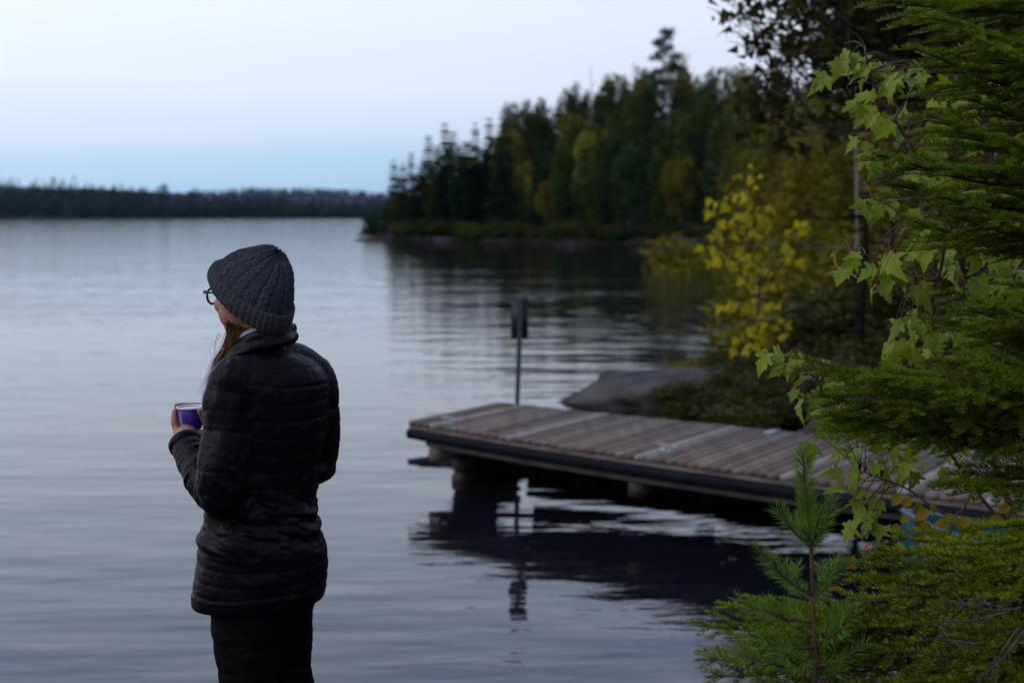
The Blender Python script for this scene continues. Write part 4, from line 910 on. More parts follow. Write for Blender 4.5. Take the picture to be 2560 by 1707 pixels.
sil = math.sqrt(math.cos(YAW)**2 + .70**2*math.sin(YAW)**2)
for y_, c_, hw_ in RG:
    c = Q(c_, y_, 0); a_ = u_(hw_)/sil; b_ = .70*a_
    an = np.linspace(0, 2*math.pi, ns_, endpoint=False); ca, sa = np.cos(an), np.sin(an); e_ = .88
    V.append(c + (np.sign(ca)*np.abs(ca)**e_)[:, None]*a_*Lt + (np.sign(sa)*np.abs(sa)**e_)[:, None]*b_*Fw)
V = np.vstack(V); tf = grid_faces(nr_, ns_).tolist() + [list(range(ns_))[::-1], [(nr_-1)*ns_ + j for j in range(ns_)]]
slvL = [Q(574, 955, -.085), Q(566, 1010, -.095), Q(562, 1075, -.105), Q(555, 1150, -.115), Q(553, 1215, -.115), Q(560, 1242, -.10)]
foreL = [Q(558, 1240, -.095), Q(528, 1214, -.05), Q(500, 1172, .0), Q(478, 1136, .035), Q(470, 1122, .048)]
slvR = [Q(786, 945, .09), Q(795, 1010, .10), Q(801, 1080, .11), Q(799, 1140, .115), Q(791, 1166, .12)]
foreR = [el_r + [0, .01, 0], el_r*.66 + wr_r*.34, el_r*.33 + wr_r*.67, wr_r*.92 + el_r*.08]
jp = [(V, tf), limb(slvL, [.053, .056, .055, .062, .062, .050], 26), limb(foreL, [.050, .052, .049, .043, .041], 26), limb(slvR, [.053, .052, .050, .048, .045], 26), limb(foreR, [.047, .047, .044, .040], 24),
      limb([Q(668, 893, -.01), Q(612, 918, -.065), Q(572, 953, -.09)], [.052, .052, .052], 22), limb([Q(668, 890, .0), Q(735, 907, .055), Q(782, 938, .09)], [.052, .052, .052], 22),
      ell(Q(668, 965, -.055), [Lt*.125, Fw*.05, UZ*.085]), ell(Q(645, 1440, -.04), [Lt*.128, Fw*.09, UZ*.07])]
jme = blob(jp, .0045, 5, 'jacket')
V = verts(jme); Nj = normals(jme)
def seg_param(V, P_, n=60):
    P_ = resample(np.array(P_), n); ln = np.concatenate([[0], np.cumsum(np.linalg.norm(np.diff(P_, axis=0), axis=1))]); best = np.full(len(V), 9.0); s = np.zeros(len(V))
    for i in range(n):
        d = np.linalg.norm(V - P_[i], axis=1); w = d < best; best[w] = d[w]; s[w] = ln[i]
    return best, s, P_, ln
dUL, sUL, PUL, _ = seg_param(V, slvL); dFL, sFL, PFL, _ = seg_param(V, foreL); dUR, sUR, _, _ = seg_param(V, slvR); dFR, sFR, _, _ = seg_param(V, foreR)
isF = (dFL < .068) & (V[:, 2] > Q(0, 1262)[2]) & ((V - np.array(PFL[8])) @ nrm(PFL[-1]-PFL[8]) > -.0) & (V[:, 0] < Q(560, 0)[0])
isU = (dUL < .072) & ~isF & (V[:, 0] < Q(618, 0, -.1)[0]); isR = (dUR < .064) & ~isU & ~isF & (V[:, 0] > Q(742, 0, .05)[0]) & (V[:, 2] < Q(0, 900)[2]); isFR = (dFR < .06) & ~isR & (V[:, 1] > PY + .13)
zt_ = (Q(0, 868)[2] - V[:, 2])                          # metres below the collar
lat = (V - Q(660, 1200)) @ Lt; fwd = (V - Q(660, 1200)) @ Fw
coord = np.where(isF, sFL + .01, np.where(isU, sUL + .022 + .10*zt_*0, np.where(isR, sUR + .02, np.where(isFR, sFR, zt_ + .10*lat*np.clip(1 - zt_*3, 0, 1) + .06*np.abs(lat)))))
per = np.where(isF, .040, np.where(isU | isR, .047, np.where(zt_ > .40, .036, .043)))
coord = coord + .0045*fbm(V[:, 0]*6, V[:, 1]*6, V[:, 2]*6, 12, 2)
fr = coord/per; ph = fr - np.floor(fr); row = np.floor(fr)
puff = np.clip(1 - np.abs(2*ph - 1)**6, 0, 1)**.7
# short vertical stitch lines, staggered row by row (brick quilting)
around = np.where(isF | isFR, np.arctan2((V - PY)[:, 0]*0 + fwd, lat)*.05, np.where(isU, (V[:, 0] - slvL[2][0]) + .0, np.where(isR, V[:, 0] - slvR[2][0], lat)))
vp = (around/.062 + .5*(row % 2)); vph = vp - np.floor(vp); vst = np.clip(1 - np.abs(2*vph-1)**18, 0, 1)**.6
vmask = np.where(isF | isFR, 0, np.where(zt_ > .42, .25, .8))
disp = -np.where(zt_ > .40, .0028, .0024)*(1-puff)*np.where(zt_ < .045, .2, 1) - .0030*(1 - vst)*vmask*puff
# hem: plain band
hb = (zt_ > u_(1478-868)) ; disp = np.where(hb, .0025 - .006*np.exp(-((zt_ - u_(1478-868))/.004)**2), disp)
# creases: waist, elbow, under the arm
wx = V[:, 0]*16; wz = V[:, 2]*46
waist = np.exp(-((V[:, 2] - Q(0, 1300)[2])/.075)**2); elbow = np.exp(-(np.linalg.norm(V - slvL[4], axis=1)/.085)**2)
crs = fbm(wx + V[:, 1]*8, 0, wz + V[:, 0]*12, 31, 3); disp += .0075*waist*crs*(~(isF | isU | isR)) + .007*elbow*fbm(V[:, 0]*30, V[:, 1]*30, V[:, 2]*34 + V[:, 0]*20, 8, 3)
disp += np.where(isF, .006*fbm(sFL*75, V[:, 2]*9, V[:, 0]*9, 5, 2), 0) + np.where(isU | isR, .0045*fbm(V[:, 0]*34, V[:, 1]*20, V[:, 2]*11, 6, 2), 0)
disp += .0040*fbm(V[:, 0]*9, V[:, 1]*9, V[:, 2]*11, 2, 2)
# centre back seam and armhole seams
disp -= .003*np.exp(-(lat/.0035)**2)*(fwd < 0)*(~(isF | isU | isR))
disp -= .0035*np.exp(-((V[:, 0] - (Q(616, 0, -.1)[0] + .10*zt_*0))/.004)**2)*(zt_ < .36)*(zt_ > .05)*(fwd < 0)
disp -= .0035*np.exp(-((V[:, 0] - Q(752, 0, 0)[0])/.004)**2)*(zt_ < .32)*(zt_ > .05)
# cuff of the sleeve: a firm bound edge
eL = np.clip((sFL - .125)/.01, 0, 1)*isF; disp = disp*(1-eL*.6)
V = V + Nj*disp[:, None]
setv(jme, V - po); jacket = obj('jacket', jme, m_jk, person)
m_lin = mat('grey_lining', (.16, .18, .22), (.22, .25, .30), .95, 90, .001, 300)
ctop = [(550, 905, .03), (566, 876, -.025), (588, 853, -.065), (618, 837, -.088), (660, 824, -.088), (702, 813, -.05), (727, 808, -.01), (737, 812, .045), (700, 826, .09), (630, 850, .11), (575, 880, .09), (552, 900, .06)]
cbot = [(528, 958, .035), (545, 925, -.04), (580, 893, -.095), (634, 876, -.102), (690, 864, -.092), (728, 853, -.055), (742, 846, -.005), (744, 850, .05), (715, 868, .115), (640, 880, .145), (572, 915, .12), (540, 950, .07)]
nc_ = 90
ct, cb = resample(np.array([Q(*a) for a in ctop]), nc_), resample(np.array([Q(*a) for a in cbot]), nc_)
def collar_mesh(name, inn, lift, thick, flare=0):
    ccen = (ct.mean(0) + cb.mean(0))/2; rows = []; nl = 14
    T_ = nrm(np.gradient(ct, axis=0)); out = nrm((ct + cb)/2 - ccen); out[:, 2] = 0; out = nrm(out)
    for s in np.linspace(0, 1, nl):
        wv = .0028*np.abs(math.sin(s*math.pi*2.0))
        rows.append(cb*(1-s) + ct*s + out*(wv - inn) + UZ*lift*s + out*flare*s)
    for s in np.linspace(1, 0, nl):
        rows.append(cb*(1-s) + ct*s - out*(thick + inn) + UZ*lift*s + (UZ*.002 if s == 1 else 0) + out*flare*s)
    W = np.stack(rows, 1); k = W.shape[1]; V = W.reshape(-1, 3); f = [(i*k+j, i*k+(j+1) % k, (i+1)*k+(j+1) % k, (i+1)*k+j) for i in range(nc_-1) for j in range(k)]
    f += [tuple(range(k-1, -1, -1)), tuple((nc_-1)*k + j for j in range(k))]; V = V + .0018*fbm(V[:, 0]*30, V[:, 1]*30, V[:, 2]*30, 3, 2)[:, None]
    return mesh_np(name, V - po, f, True)
obj('collar', collar_mesh('collar', 0, 0, .007), m_jk, jacket)
obj('collar_lining', collar_mesh('collar_lining', .009, .0095, .004), m_lin, jacket)
# sleeve binding
ax = nrm(foreL[-1]-foreL[-2]); rb_ = [foreL[-1] + ax*s for s in (.010, .016, .028, .034)]; Vt, ft = tube(rb_, [.0385, .0425, .0415, .037], 30, False)
obj('sleeve_cuff', mesh_np('sleeve_cuff', Vt - po, ft, True), m_jk, jacket)
zl = [Q(530, 1300, .10), Q(500, 1405, .12), Q(492, 1480, .12)]
Vt, ft = tube(resample(np.array([Q(512, 1318, -.075), Q(505, 1360, -.07), Q(502, 1398, -.062)]), 12), .0035, 6); obj('pocket_zip', mesh_np('pocket_zip', Vt-po, ft, True), m_jk, jacket)

# --- trousers
m_tr = mat('black_trousers', (.0022, .0016, .0020), (.005, .0038, .0045), .7, 20, .004, 34, spec=.05, stretch=(1, 1, 3))
tp = [limb([Q(616, 1470, -.02), Q(616, 1600, -.03), Q(622, 1707, -.04), knL, anL + [0, 0, .05]], [.090, .084, .073, .058, .055], 26), limb([Q(704, 1470, .03), Q(724, 1600, .045), Q(735, 1707, .055), knR, anR + [0, 0, .05]], [.080, .059, .051, .050, .052], 26), ell(Q(655, 1490, .01), [Lt*.145, Fw*.105, UZ*.10])]
tme = blob(tp, .006, 4, 'trousers'); V = verts(tme); Nt_ = normals(tme)
V += Nt_*(.0028*fbm(V[:, 0]*7, V[:, 1]*7, V[:, 2]*42, 9, 3)*np.clip((1.6-V[:, 2])*4, 0, 1) + .004*fbm(V[:, 0]*12, V[:, 1]*12, V[:, 2]*10, 2, 2))[:, None]
setv(tme, V - po); obj('trousers', tme, m_tr, person)
for an_ in (anL, anR):
    bt = blob([limb([an_ + [0, 0, .05], an_ + [0, 0, -.02]], [.05, .048]), limb([an_ + [0, 0, -.045] - Fw*.03, an_ + [0, 0, -.05] + Fw*.07, an_ + [0, 0, -.055] + Fw*.15], [.044, .044, .038])], .006, 2, 'boot')
    V = verts(bt); V[:, 2] = np.maximum(V[:, 2], footz + .002); setv(bt, V - po); obj('boot', bt, mat('boot_leather', (.03, .02, .015), rough=.6), person)

# --- glasses
gl = empty('glasses', (0, 0, 0)); gl.parent = person
m_fr = mat('tortoise_frame', (.010, .006, .004), (.06, .03, .012), .3, 120, spec=.5)
m_ln = bpy.data.materials.new('lens'); m_ln.use_nodes = True; nl = m_ln.node_tree; bl = nl.nodes['Principled BSDF']; bl.inputs['Base Color'].default_value = (.95, .97, .96, 1); bl.inputs['Roughness'].default_value = .02; bl.inputs['Transmission Weight'].default_value = 1; bl.inputs['IOR'].default_value = 1.05
ga = np.linspace(0, 2*math.pi, 33)
for s in (1, -1):
    gc = hp_(.110, s*.034, .0065); 
    if s == 1: gc = Q(531, 740, -.02 + (hp_(.110, .034, 0)[1] - PY + .02))
    pts_ = np.array([gc + hl*s*.0220*math.cos(a)*(1 + .06*math.sin(a)) + UZ*.0195*math.sin(a) - hf*(.006*s*math.cos(a)*s) for a in ga]); Vg, fg = tube(pts_, .0030, 8, False); obj('rim', mesh_np('rim', Vg-po, fg, True), m_fr, gl)
    Vl = np.vstack([[gc], pts_[:-1]]); Vl2 = Vl + hf*.0015; n_ = len(Vl); fl = [(0, i, i % 32 + 1) for i in range(1, 33)]; fl = [tuple(x) for x in fl] + [tuple(n_ + i for i in x[::-1]) for x in fl]
    obj('lens', mesh_np('lens', np.vstack([Vl, Vl2])-po, np.array(fl), True), m_ln, gl)
    hinge = gc + hl*s*.0215 + UZ*.011; Vt, ft = tube(resample(np.array([hinge + hf*.002, hinge - hf*.03, hp_(.02, s*.071, .012), hp_(.005, s*.069, .006)]), 12), [.0045, .0035, .003, .003, .003, .003, .003, .003, .003, .003, .003, .003], 6); obj('temple_arm', mesh_np('temple_arm', Vt-po, ft, True), m_fr, gl)
    Vt, ft = box(hinge + hf*.001, .009, .006, .008); obj('hinge', mesh_np('hinge', Vt-po, ft), m_fr, gl)
    if s == 1: gcl = gc
Vt, ft = tube(resample(np.array([gcl - hl*.0215 + UZ*.006, hp_(.118, 0, .012), hp_(.110, -.034, .0065) + hl*.0215 + UZ*.006]), 8), .002, 6); obj('bridge', mesh_np('bridge', Vt-po, ft, True), m_fr, gl)

# --- hair: a loose low tail over the left shoulder, with stray strands
m_hair = mat('brown_hair', (.10, .035, .012), (.22, .085, .03), .45, 60, spec=.5)
rg = np.random.default_rng(3); Vh, fh_ = [], []; nh = 0
def strand_(P_, r0):
    global nh
    V_, f_ = tube(resample(np.array(P_), 14), np.linspace(r0, r0*.35, 14), 4, False); Vh.append(V_); fh_.extend([tuple(i+nh for i in x) for x in f_]); nh += len(V_)
for i in range(520):
    s = rg.random(); w = rg.normal(size=3)*np.array([.007, .010, .004])
    st_ = Q(566 + 62*s, 808 + 18*s, -.075 + .02*s) + rg.normal(size=3)*.003
    strand_([st_, Q(574 + 26*s, 845, -.050) + w*.8, Q(566 + 20*s, 872, -.025) + w, Q(556 + 14*s, 900, .0) + w*1.4, Q(546 + 10*s, 935, .02) + w*1.6, Q(537 + 8*s, 975 + 40*rg.random(), .05) + w*2.0], .0009)
for i in range(26):                                    # hair lying along the cheek from under the cuff
    s = rg.random(); st_ = Q(572 + 16*s, 800 + 18*s, -.072 + .025*(1-s)) + rg.normal(size=3)*.002
    strand_([st_, Q(562 + 20*s, 812 + 12*s, -.068) + rg.normal(size=3)*.003, Q(575 + 14*s, 850, -.050) + rg.normal(size=3)*.005, Q(564, 885, -.02) + rg.normal(size=3)*.006, Q(552, 925, .01) + rg.normal(size=3)*.008], .0008)
for i in range(5):                                     # flying strands in front
    a, b2 = rg.random(), rg.random()
    strand_([Q(545 + 14*a, 832 + 8*a, .0), Q(530 + 14*b2, 850 + 10*a, .0), Q(525 + 16*b2, 880 + 10*a, .0), Q(530 + 18*a, 915 + 20*b2, .01), Q(536 + 12*b2, 945 + 30*a, .02)], .0003)
obj('hair', mesh_np('hair', np.vstack(Vh) - po, np.array(fh_), True), m_hair, person)

# --- the purple cup she holds
cup = empty('cup', tuple(cup_c)); tag(cup, 'small purple paper cup with a white rim held in both hands', 'cup')
m_pur = mat('purple_print', (.055, .012, .24), (.14, .06, .42), .5, 60, contrast=(.55, .75)); m_wh = mat('white_card', (.55, .57, .62), rough=.5); m_con = mat('pale_cream', (.5, .5, .55), (.6, .6, .62), .6, 40)
zz = np.array([-.026, -.025, .002, .028, .0285]); rr = np.array([.020, .0262, .0305, .0340, .0335]); an = np.linspace(0, 2*math.pi, 48, endpoint=False)
V = np.stack([np.stack([r_*np.sin(an), -r_*np.cos(an), np.full(48, z_)], -1) for z_, r_ in zip(zz, rr)]).reshape(-1, 3)
obj('cup_body', mesh_np('cup_body', V, grid_faces(5, 48).tolist() + [list(range(48))], True), m_pur, cup)
pts_ = [(.0355*math.sin(a), -.0355*math.cos(a), .0295) for a in np.linspace(0, 2*math.pi, 49)]; Vt, ft = tube(pts_, .0024, 8, False); obj('cup_rim', mesh_np('cup_rim', Vt, ft, True), m_wh, cup)
V = np.vstack([[(0, 0, .027)], np.stack([.034*np.sin(an), -.034*np.cos(an), np.full(48, .0275)], -1)]); obj('cup_lid', mesh_np('cup_lid', V, [(0, i+1, (i+1) % 48 + 1) for i in range(48)]), m_con, cup)
V = np.stack([np.stack([r_*np.sin(an[:6] - 1.25), -r_*np.cos(an[:6] - 1.25), np.full(6, z_)], -1) for z_, r_ in ((-.016, .0290), (.018, .0336))]).reshape(-1, 3)   # pale print panel at its left side
obj('print_panel', mesh_np('print_panel', V, [(j, j+1, 6+j+1, 6+j) for j in range(5)]), mat('print_grey', (.16, .15, .20), rough=.6), cup)

# tuck the hidden parts of the body inside the clothes
from mathutils.bvhtree import BVHTree
def tuck(cloth, mask_fn, depth, reach=.08):
    ctr = verts(cloth).mean(0); sg_ = 1 if float(((verts(cloth) - ctr)*normals(cloth)).sum(1).mean()) > 0 else -1
    bm_v = [tuple(v.co) for v in cloth.vertices]; bvh = BVHTree.FromPolygons(bm_v, [tuple(p.vertices) for p in cloth.polygons])
    V = verts(bodyme); idx = np.nonzero(mask_fn(V + po))[0]
    for i in idx:
        r = bvh.find_nearest(Vector(V[i]), reach)
        if r[0] is None: continue
        if (Vector(V[i]) - r[0]).dot(r[1])*sg_ > -depth: V[i] = np.array(r[0] - r[1]*depth*sg_)
    setv(bodyme, V)
hand_near = lambda W: np.linalg.norm(W - cup_c, axis=1) < .098
tuck(jme, lambda W: (W[:, 2] < Q(0, 880)[2]) & (W[:, 2] > Q(0, 1500)[2]) & ~hand_near(W), .010)
tuck(tme, lambda W: (W[:, 2] < Q(0, 1490)[2]) & (W[:, 2] > footz + .16), .008)
cen_cap = (P[0].mean(0) + P[ic].mean(0))/2
rimn = nrm(np.cross(Av[0], Bv[0])); rimn = rimn*(1 if rimn[2] > 0 else -1)
tuck(beanie.data, lambda W: ((W - Mid[0]) @ rimn > .012), .008)

# ------------------------------------------------------------------ foreground conifers
m_fir = leafmat('fir_needle', [(.085, .065, .008), (.085, .135, .007), (.17, .25, .012), (.29, .39, .022)], rough=.5, trans=.30, spec=.1, pscale=7)
m_fir_olive = leafmat('fir_needle_olive', [(.08, .055, .007), (.095, .125, .006), (.18, .22, .009), (.30, .32, .014)], rough=.55, trans=.12, spec=.08, pscale=6)
m_pine = leafmat('pine_needle', [(.040, .095, .010), (.085, .165, .014), (.15, .25, .022)], rough=.5, trans=.1, spec=.12, pscale=7)
rng = np.random.default_rng(42)
def needles_along(P, Lr, dens, ln, wd, flat, up, fwdlean, rng, side=None):
    """needles on a polyline: returns triangles"""
    d = np.diff(P, axis=0); sl = np.linalg.norm(d, axis=1); tot = sl.sum(); n = max(4, int(tot*dens)); cs = np.concatenate([[0], np.cumsum(sl)])
    s = rng.random(n)*tot; i = np.clip(np.searchsorted(cs, s) - 1, 0, len(d)-1); base = P[i] + d[i]*((s - cs[i])/np.maximum(sl[i], 1e-6))[:, None]; T = nrm(d[i])
    lt = np.cross(T, np.array([0, 0, 1.0])); bad = np.linalg.norm(lt, axis=1) < .15; lt[bad] = np.array([1.0, 0, 0]); lt = nrm(lt); nm = np.cross(lt, T)
    a = rng.random(n)*2*math.pi; rad = lt*np.cos(a)[:, None] + nm*(np.sin(a)*flat)[:, None] + nm*up
    tipf = np.clip((s/tot - .9)/.1, 0, 1)
    dr = nrm(nrm(rad)*1.0 + T*(fwdlean + 1.2*tipf[:, None] + .25*rng.random((n, 1))) + rng.normal(size=(n, 3))*.05); l = ln*(.88 + .16*rng.random(n))*(1 - .25*tipf)
    w = np.cross(dr, nm + rng.normal(size=(n, 3))*.5); w = nrm(w)*wd/2
    tip = base + dr*l[:, None]; mid = base + dr*(l*.5)[:, None]
    V = np.stack([base + w*.4, mid + w, tip, mid - w], 1); return V.reshape(-1, 3), np.arange(n*4).reshape(-1, 4)
def frond(start, tip, rng, sag=.06, twigL=.50, sp=.050, third=True, spread=38, dens=1500, ln=.0195, wd=.0020, flat=.55, up=.62, lean=.35, tilt=0, lift=0, thick=.0055, bare=.12, up_hint=None):
    """one flat spray: a main axis, opposite side twigs and their own twigs, each clothed in needles"""
    start, tip = np.asarray(start, float), np.asarray(tip, float); L_ = np.linalg.norm(tip-start); ax = nrm(tip-start)
    mid = (start+tip)/2 + np.array([0, 0, -sag*L_*1.0]) + rng.normal(size=3)*.02*L_; P = resample([start, mid + (start-mid)*.0, tip], 16); P[:, 2] += lift*np.linspace(0, 1, 16)**2
    wood = MB(); wood.add(*tube(P, thick*np.linspace(1, .28, 16)*(L_/.6)**.5, 6)); NV = []; 
    side = nrm(np.cross(ax, np.array([0, 0, 1.0]))); pn = nrm(np.cross(side, ax)); side = nrm(side*math.cos(tilt) + pn*math.sin(tilt)); pn = np.cross(side, ax)
    V_, f_ = needles_along(P[5:], None, dens, ln, wd, flat, up, lean, rng); NV.append(V_)
    nn_ = int(L_*(1-bare)/sp); 
    for k in range(nn_):
        t = bare + (1-bare)*(k + .5*rng.random())/nn_; j = t*15; b0 = P[int(j)]*(1-j % 1) + P[min(int(j)+1, 15)]*(j % 1)
        for s in (1, -1):
            if rng.random() < .08: continue
            l = L_*twigL*(1.02-t)**.85*rng.uniform(.65, 1.15)*min(1, .35 + t*2.4) + .022
            a = math.radians(spread + rng.normal()*7); d = nrm(ax*math.cos(a) + side*s*math.sin(a) + pn*rng.normal()*.10 + np.array([0, 0, -.05]))
            e = b0 + d*l; m_ = (b0+e)/2 + ax*(-.03*l) + np.array([0, 0, .03*l]); e = e + ax*.10*l; Pt = resample([b0, m_, e], 7); wood.add(*tube(Pt, thick*.36*np.linspace(1, .4, 7), 4))
            V_, f_ = needles_along(Pt, None, dens, ln, wd, flat, up, lean, rng); NV.append(V_)
            if third and l > .055:
                n3 = int(l*.85/ .062)
                for q_ in range(n3):
                    t3 = .18 + .72*(q_+.3*rng.random())/max(n3, 1); j3 = t3*6; c0 = Pt[int(j3)]*(1-j3 % 1) + Pt[min(int(j3)+1, 6)]*(j3 % 1); sd2 = nrm(np.cross(d, pn))
                    for s2 in (1, -1):
                        if rng.random() < .15: continue
                        l3 = l*.42*(1.05-t3)*rng.uniform(.6, 1.2) + .014; d3 = nrm(d*math.cos(.85) + sd2*s2*math.sin(.85) + pn*rng.normal()*.12); P3 = np.array([c0, c0 + d3*l3*.5, c0 + d3*l3 + d*.08*l3])
                        V_, f_ = needles_along(P3, None, dens, ln*.92, wd, flat, up, lean, rng); NV.append(V_)
    NV = np.vstack(NV); return wood, NV
NT = [0]
def add_branch(parent, off, start, tip, m_n, name='branch', **kw):
    w, NV = frond(start, tip, rng, **kw); b_ = obj(name, (lambda me: (me.transform(Matrix.Translation(Vector((-off).tolist()))), me)[1])(w.mesh(name, True)), M['twig'], parent)
    n_ = len(NV)//4; NT[0] += n_; o = obj('needles', mesh_np('needles', NV - off, np.arange(n_*4).reshape(-1, 4)), m_n, b_); return b_
def D_(dx, dy, Y): return at_y(dx*K, dy*K, Y)
fir = empty('fir_tree', (1.62, 3.75, float(hgt(1.62, 3.75)))); tag(fir, 'bushy green fir filling the right edge, its flat needled boughs reaching left', 'fir tree'); fo = np.array(fir.location)
mb = MB(); tz = np.linspace(0, 1, 12); mb.add(*tube(np.stack([.02*np.sin(tz*5), .02*tz, -.2 + 4.4*tz], -1), .055*(1-.8*tz), 10)); obj('trunk', mb.mesh('trunk', True), M['bark'], fir)
def tr(z): return np.array([1.62, 3.75, z])
hero = [  # tip in the picture, depth of the tip, height on the trunk relative to the tip
    (2085, 105, 3.42, -.02), (2010, 2, 3.5, .02), (2150, 40, 3.35, .03), (2180, -25, 3.55, .05), (2120, 118, 3.75, .0), (2240, 90, 3.3, .04),
    (2130, 262, 3.4, -.10), (2003, 352, 3.42, -.03), (2215, 225, 3.5, -.06),
    (2037, 420, 3.5, -.05), (2150, 450, 3.3, -.03), (2065, 500, 3.6, -.04), (2190, 500, 3.4, -.02),
    (2175, 668, 3.45, -.03), (2240, 690, 3.3, -.02), (2150, 735, 3.55, -.03),
    (1852, 824, 3.38, -.04), (1875, 905, 3.45, -.08), (1895, 950, 3.55, -.05), (2010, 868, 3.3, .0), (2060, 930, 3.3, .0), (2140, 830, 3.4, .0), (2190, 900, 3.25, .02), (2250, 850, 3.2, .0),
    (1905, 992, 3.48, .05), (2060, 978, 3.4, .05),
    (2178, 1112, 3.3, -.01)]
for dx, dy, Y, dz in hero:
    t_ = D_(dx, dy, Y); s_ = tr(t_[2] + dz); add_branch(fir, fo, s_, t_, m_fir, sag=.05 + .05*rng.random(), tilt=rng.normal()*.16 + .10, twigL=.44 + .10*rng.random(), lift=.0)
for k in range(8):                                     # remaining boughs round the trunk, outside and behind
    z = .95 + 3.0*k/25; a = rng.uniform(-1.0, .9); L_ = .85*(1.25 - z/4.6); add_branch(fir, fo, tr(z), tr(z) + np.array([math.cos(a)*L_, math.sin(a)*L_, rng.uniform(-.02, .08)]), m_fir, third=False, dens=500, tilt=rng.normal()*.2)
# lower olive fir
fir2 = empty('fir_tree', (1.50, 3.05, float(hgt(1.5, 3.05)))); tag(fir2, 'low yellowish green fir at the lower right corner with a few dead twigs', 'fir tree'); fo2 = np.array(fir2.location)
mb = MB(); mb.add(*tube(np.stack([.02*np.sin(tz*4), .0*tz, -.2 + 1.35*tz], -1), .035*(1-.7*tz), 8)); obj('trunk', mb.mesh('trunk', True), M['bark'], fir2)
def tr2(z): return np.array([1.50, 3.05, z])
low_ = [(1925, 1288, 3.2, -.02), (1940, 1332, 3.15, 0), (2040, 1232, 3.35, -.02), (2000, 1275, 3.1, 0), (2060, 1300, 3.05, 0), (2120, 1270, 3.2, 0), (1950, 1375, 3.25, 0), (2030, 1370, 3.0, .0), (2110, 1340, 2.95, 0), (2190, 1250, 3.0, .0), (2180, 1320, 2.9, 0),
        (1960, 1440, 3.15, .0), (2050, 1440, 2.95, 0), (2140, 1410, 2.9, 0), (2230, 1380, 2.85, 0), (2270, 1300, 2.9, 0), (2010, 1500, 3.0, 0), (2100, 1510, 2.9, 0), (2190, 1480, 2.8, 0), (2270, 1450, 2.8, 0), (1950, 1530, 3.1, 0), (2050, 1570, 2.95, 0), (2160, 1570, 2.85, 0), (2260, 1550, 2.8, 0), (2240, 1215, 3.1, 0)]
for dx, dy, Y, dz in low_:
    t_ = D_(dx, dy, Y); add_branch(fir2, fo2, tr2(t_[2] + dz + .03), t_, m_fir_olive, sag=.02, tilt=rng.normal()*.15 + (.06 if dy < 1290 else .2), twigL=.40, ln=.0165, sp=.050)
for k in range(8):
    a = rng.uniform(-2.2, 1.2); z = .8 + .06*k; add_branch(fir2, fo2, tr2(z), tr2(z) + np.array([math.cos(a)*.5, math.sin(a)*.5, .0]), m_fir_olive, third=False, dens=500)
m_dead = mat('dead_twig', (.022, .015, .012), (.075, .058, .05), .85, 40)
for (ax_, ay), (bx_, by_), Y in [((2345, 1395), (2150, 1428), 2.78), ((2340, 1378), (2165, 1398), 2.82), ((2330, 1400), (2200, 1385), 2.76), ((2352, 1450), (2240, 1560), 2.74), ((2340, 1440), (2270, 1545), 2.76), ((2250, 1480), (2110, 1470), 2.78)]:
    mb = MB(); A_, B_ = D_(ax_, ay, Y), D_(bx_, by_, Y); m_ = (A_+B_)/2 + rng.normal(size=3)*.012; P = resample([A_, m_, B_], 12); mb.add(*tube(P - fo2, np.linspace(.0030, .0009, 12), 6))
    for q_ in range(11):
        j = rng.integers(1, 12); e = P[j] + nrm(B_-A_)*rng.uniform(.01, .04) + rng.normal(size=3)*.022; mb.add(*tube([P[j]-fo2, (P[j]+e)/2 - fo2 + rng.normal(size=3)*.003, e-fo2], [.0013, .001, .0005], 4))
    obj('dead_twig', mb.mesh('dead_twig', True), m_dead, fir2)
# small fir at the lower left of the young pine
fir3 = empty('young_fir', (.93, 3.25, float(hgt(.93, 3.25)))); tag(fir3, 'small fir low behind the young pine, two sprays poking left over the water', 'fir tree'); fo3 = np.array(fir3.location)
mb = MB(); mb.add(*tube(np.stack([.0*tz, .0*tz, -.1 + .95*tz], -1), .016*(1-.7*tz), 8)); obj('trunk', mb.mesh('trunk', True), M['bark'], fir3)
def tr3(z): return np.array([.93, 3.25, z])
for dx, dy, Y, sx in [(1600, 1437, 3.2, 0), (1648, 1395, 3.25, 0), (1700, 1380, 3.3, 0), (1660, 1465, 3.1, 0), (1600, 1516, 3.15, 0), (1625, 1555, 3.1, 0), (1680, 1530, 3.05, 0), (1720, 1480, 3.05, 0), (1740, 1420, 3.35, 0), (1745, 1545, 3.0, 0), (1810, 1500, 3.0, 0), (1830, 1430, 3.1, 0), (1900, 1450, 3.1, 0), (1880, 1530, 3.0, 0), (1780, 1400, 3.4, 0), (1930, 1400, 3.2, 0)]:
    t_ = D_(dx, dy, Y); add_branch(fir3, fo3, tr3(t_[2] - .03), t_, m_fir if dy < 1500 else m_fir_olive, sag=.0, tilt=rng.normal()*.25 + .15, twigL=.42, thick=.0038, ln=.015)

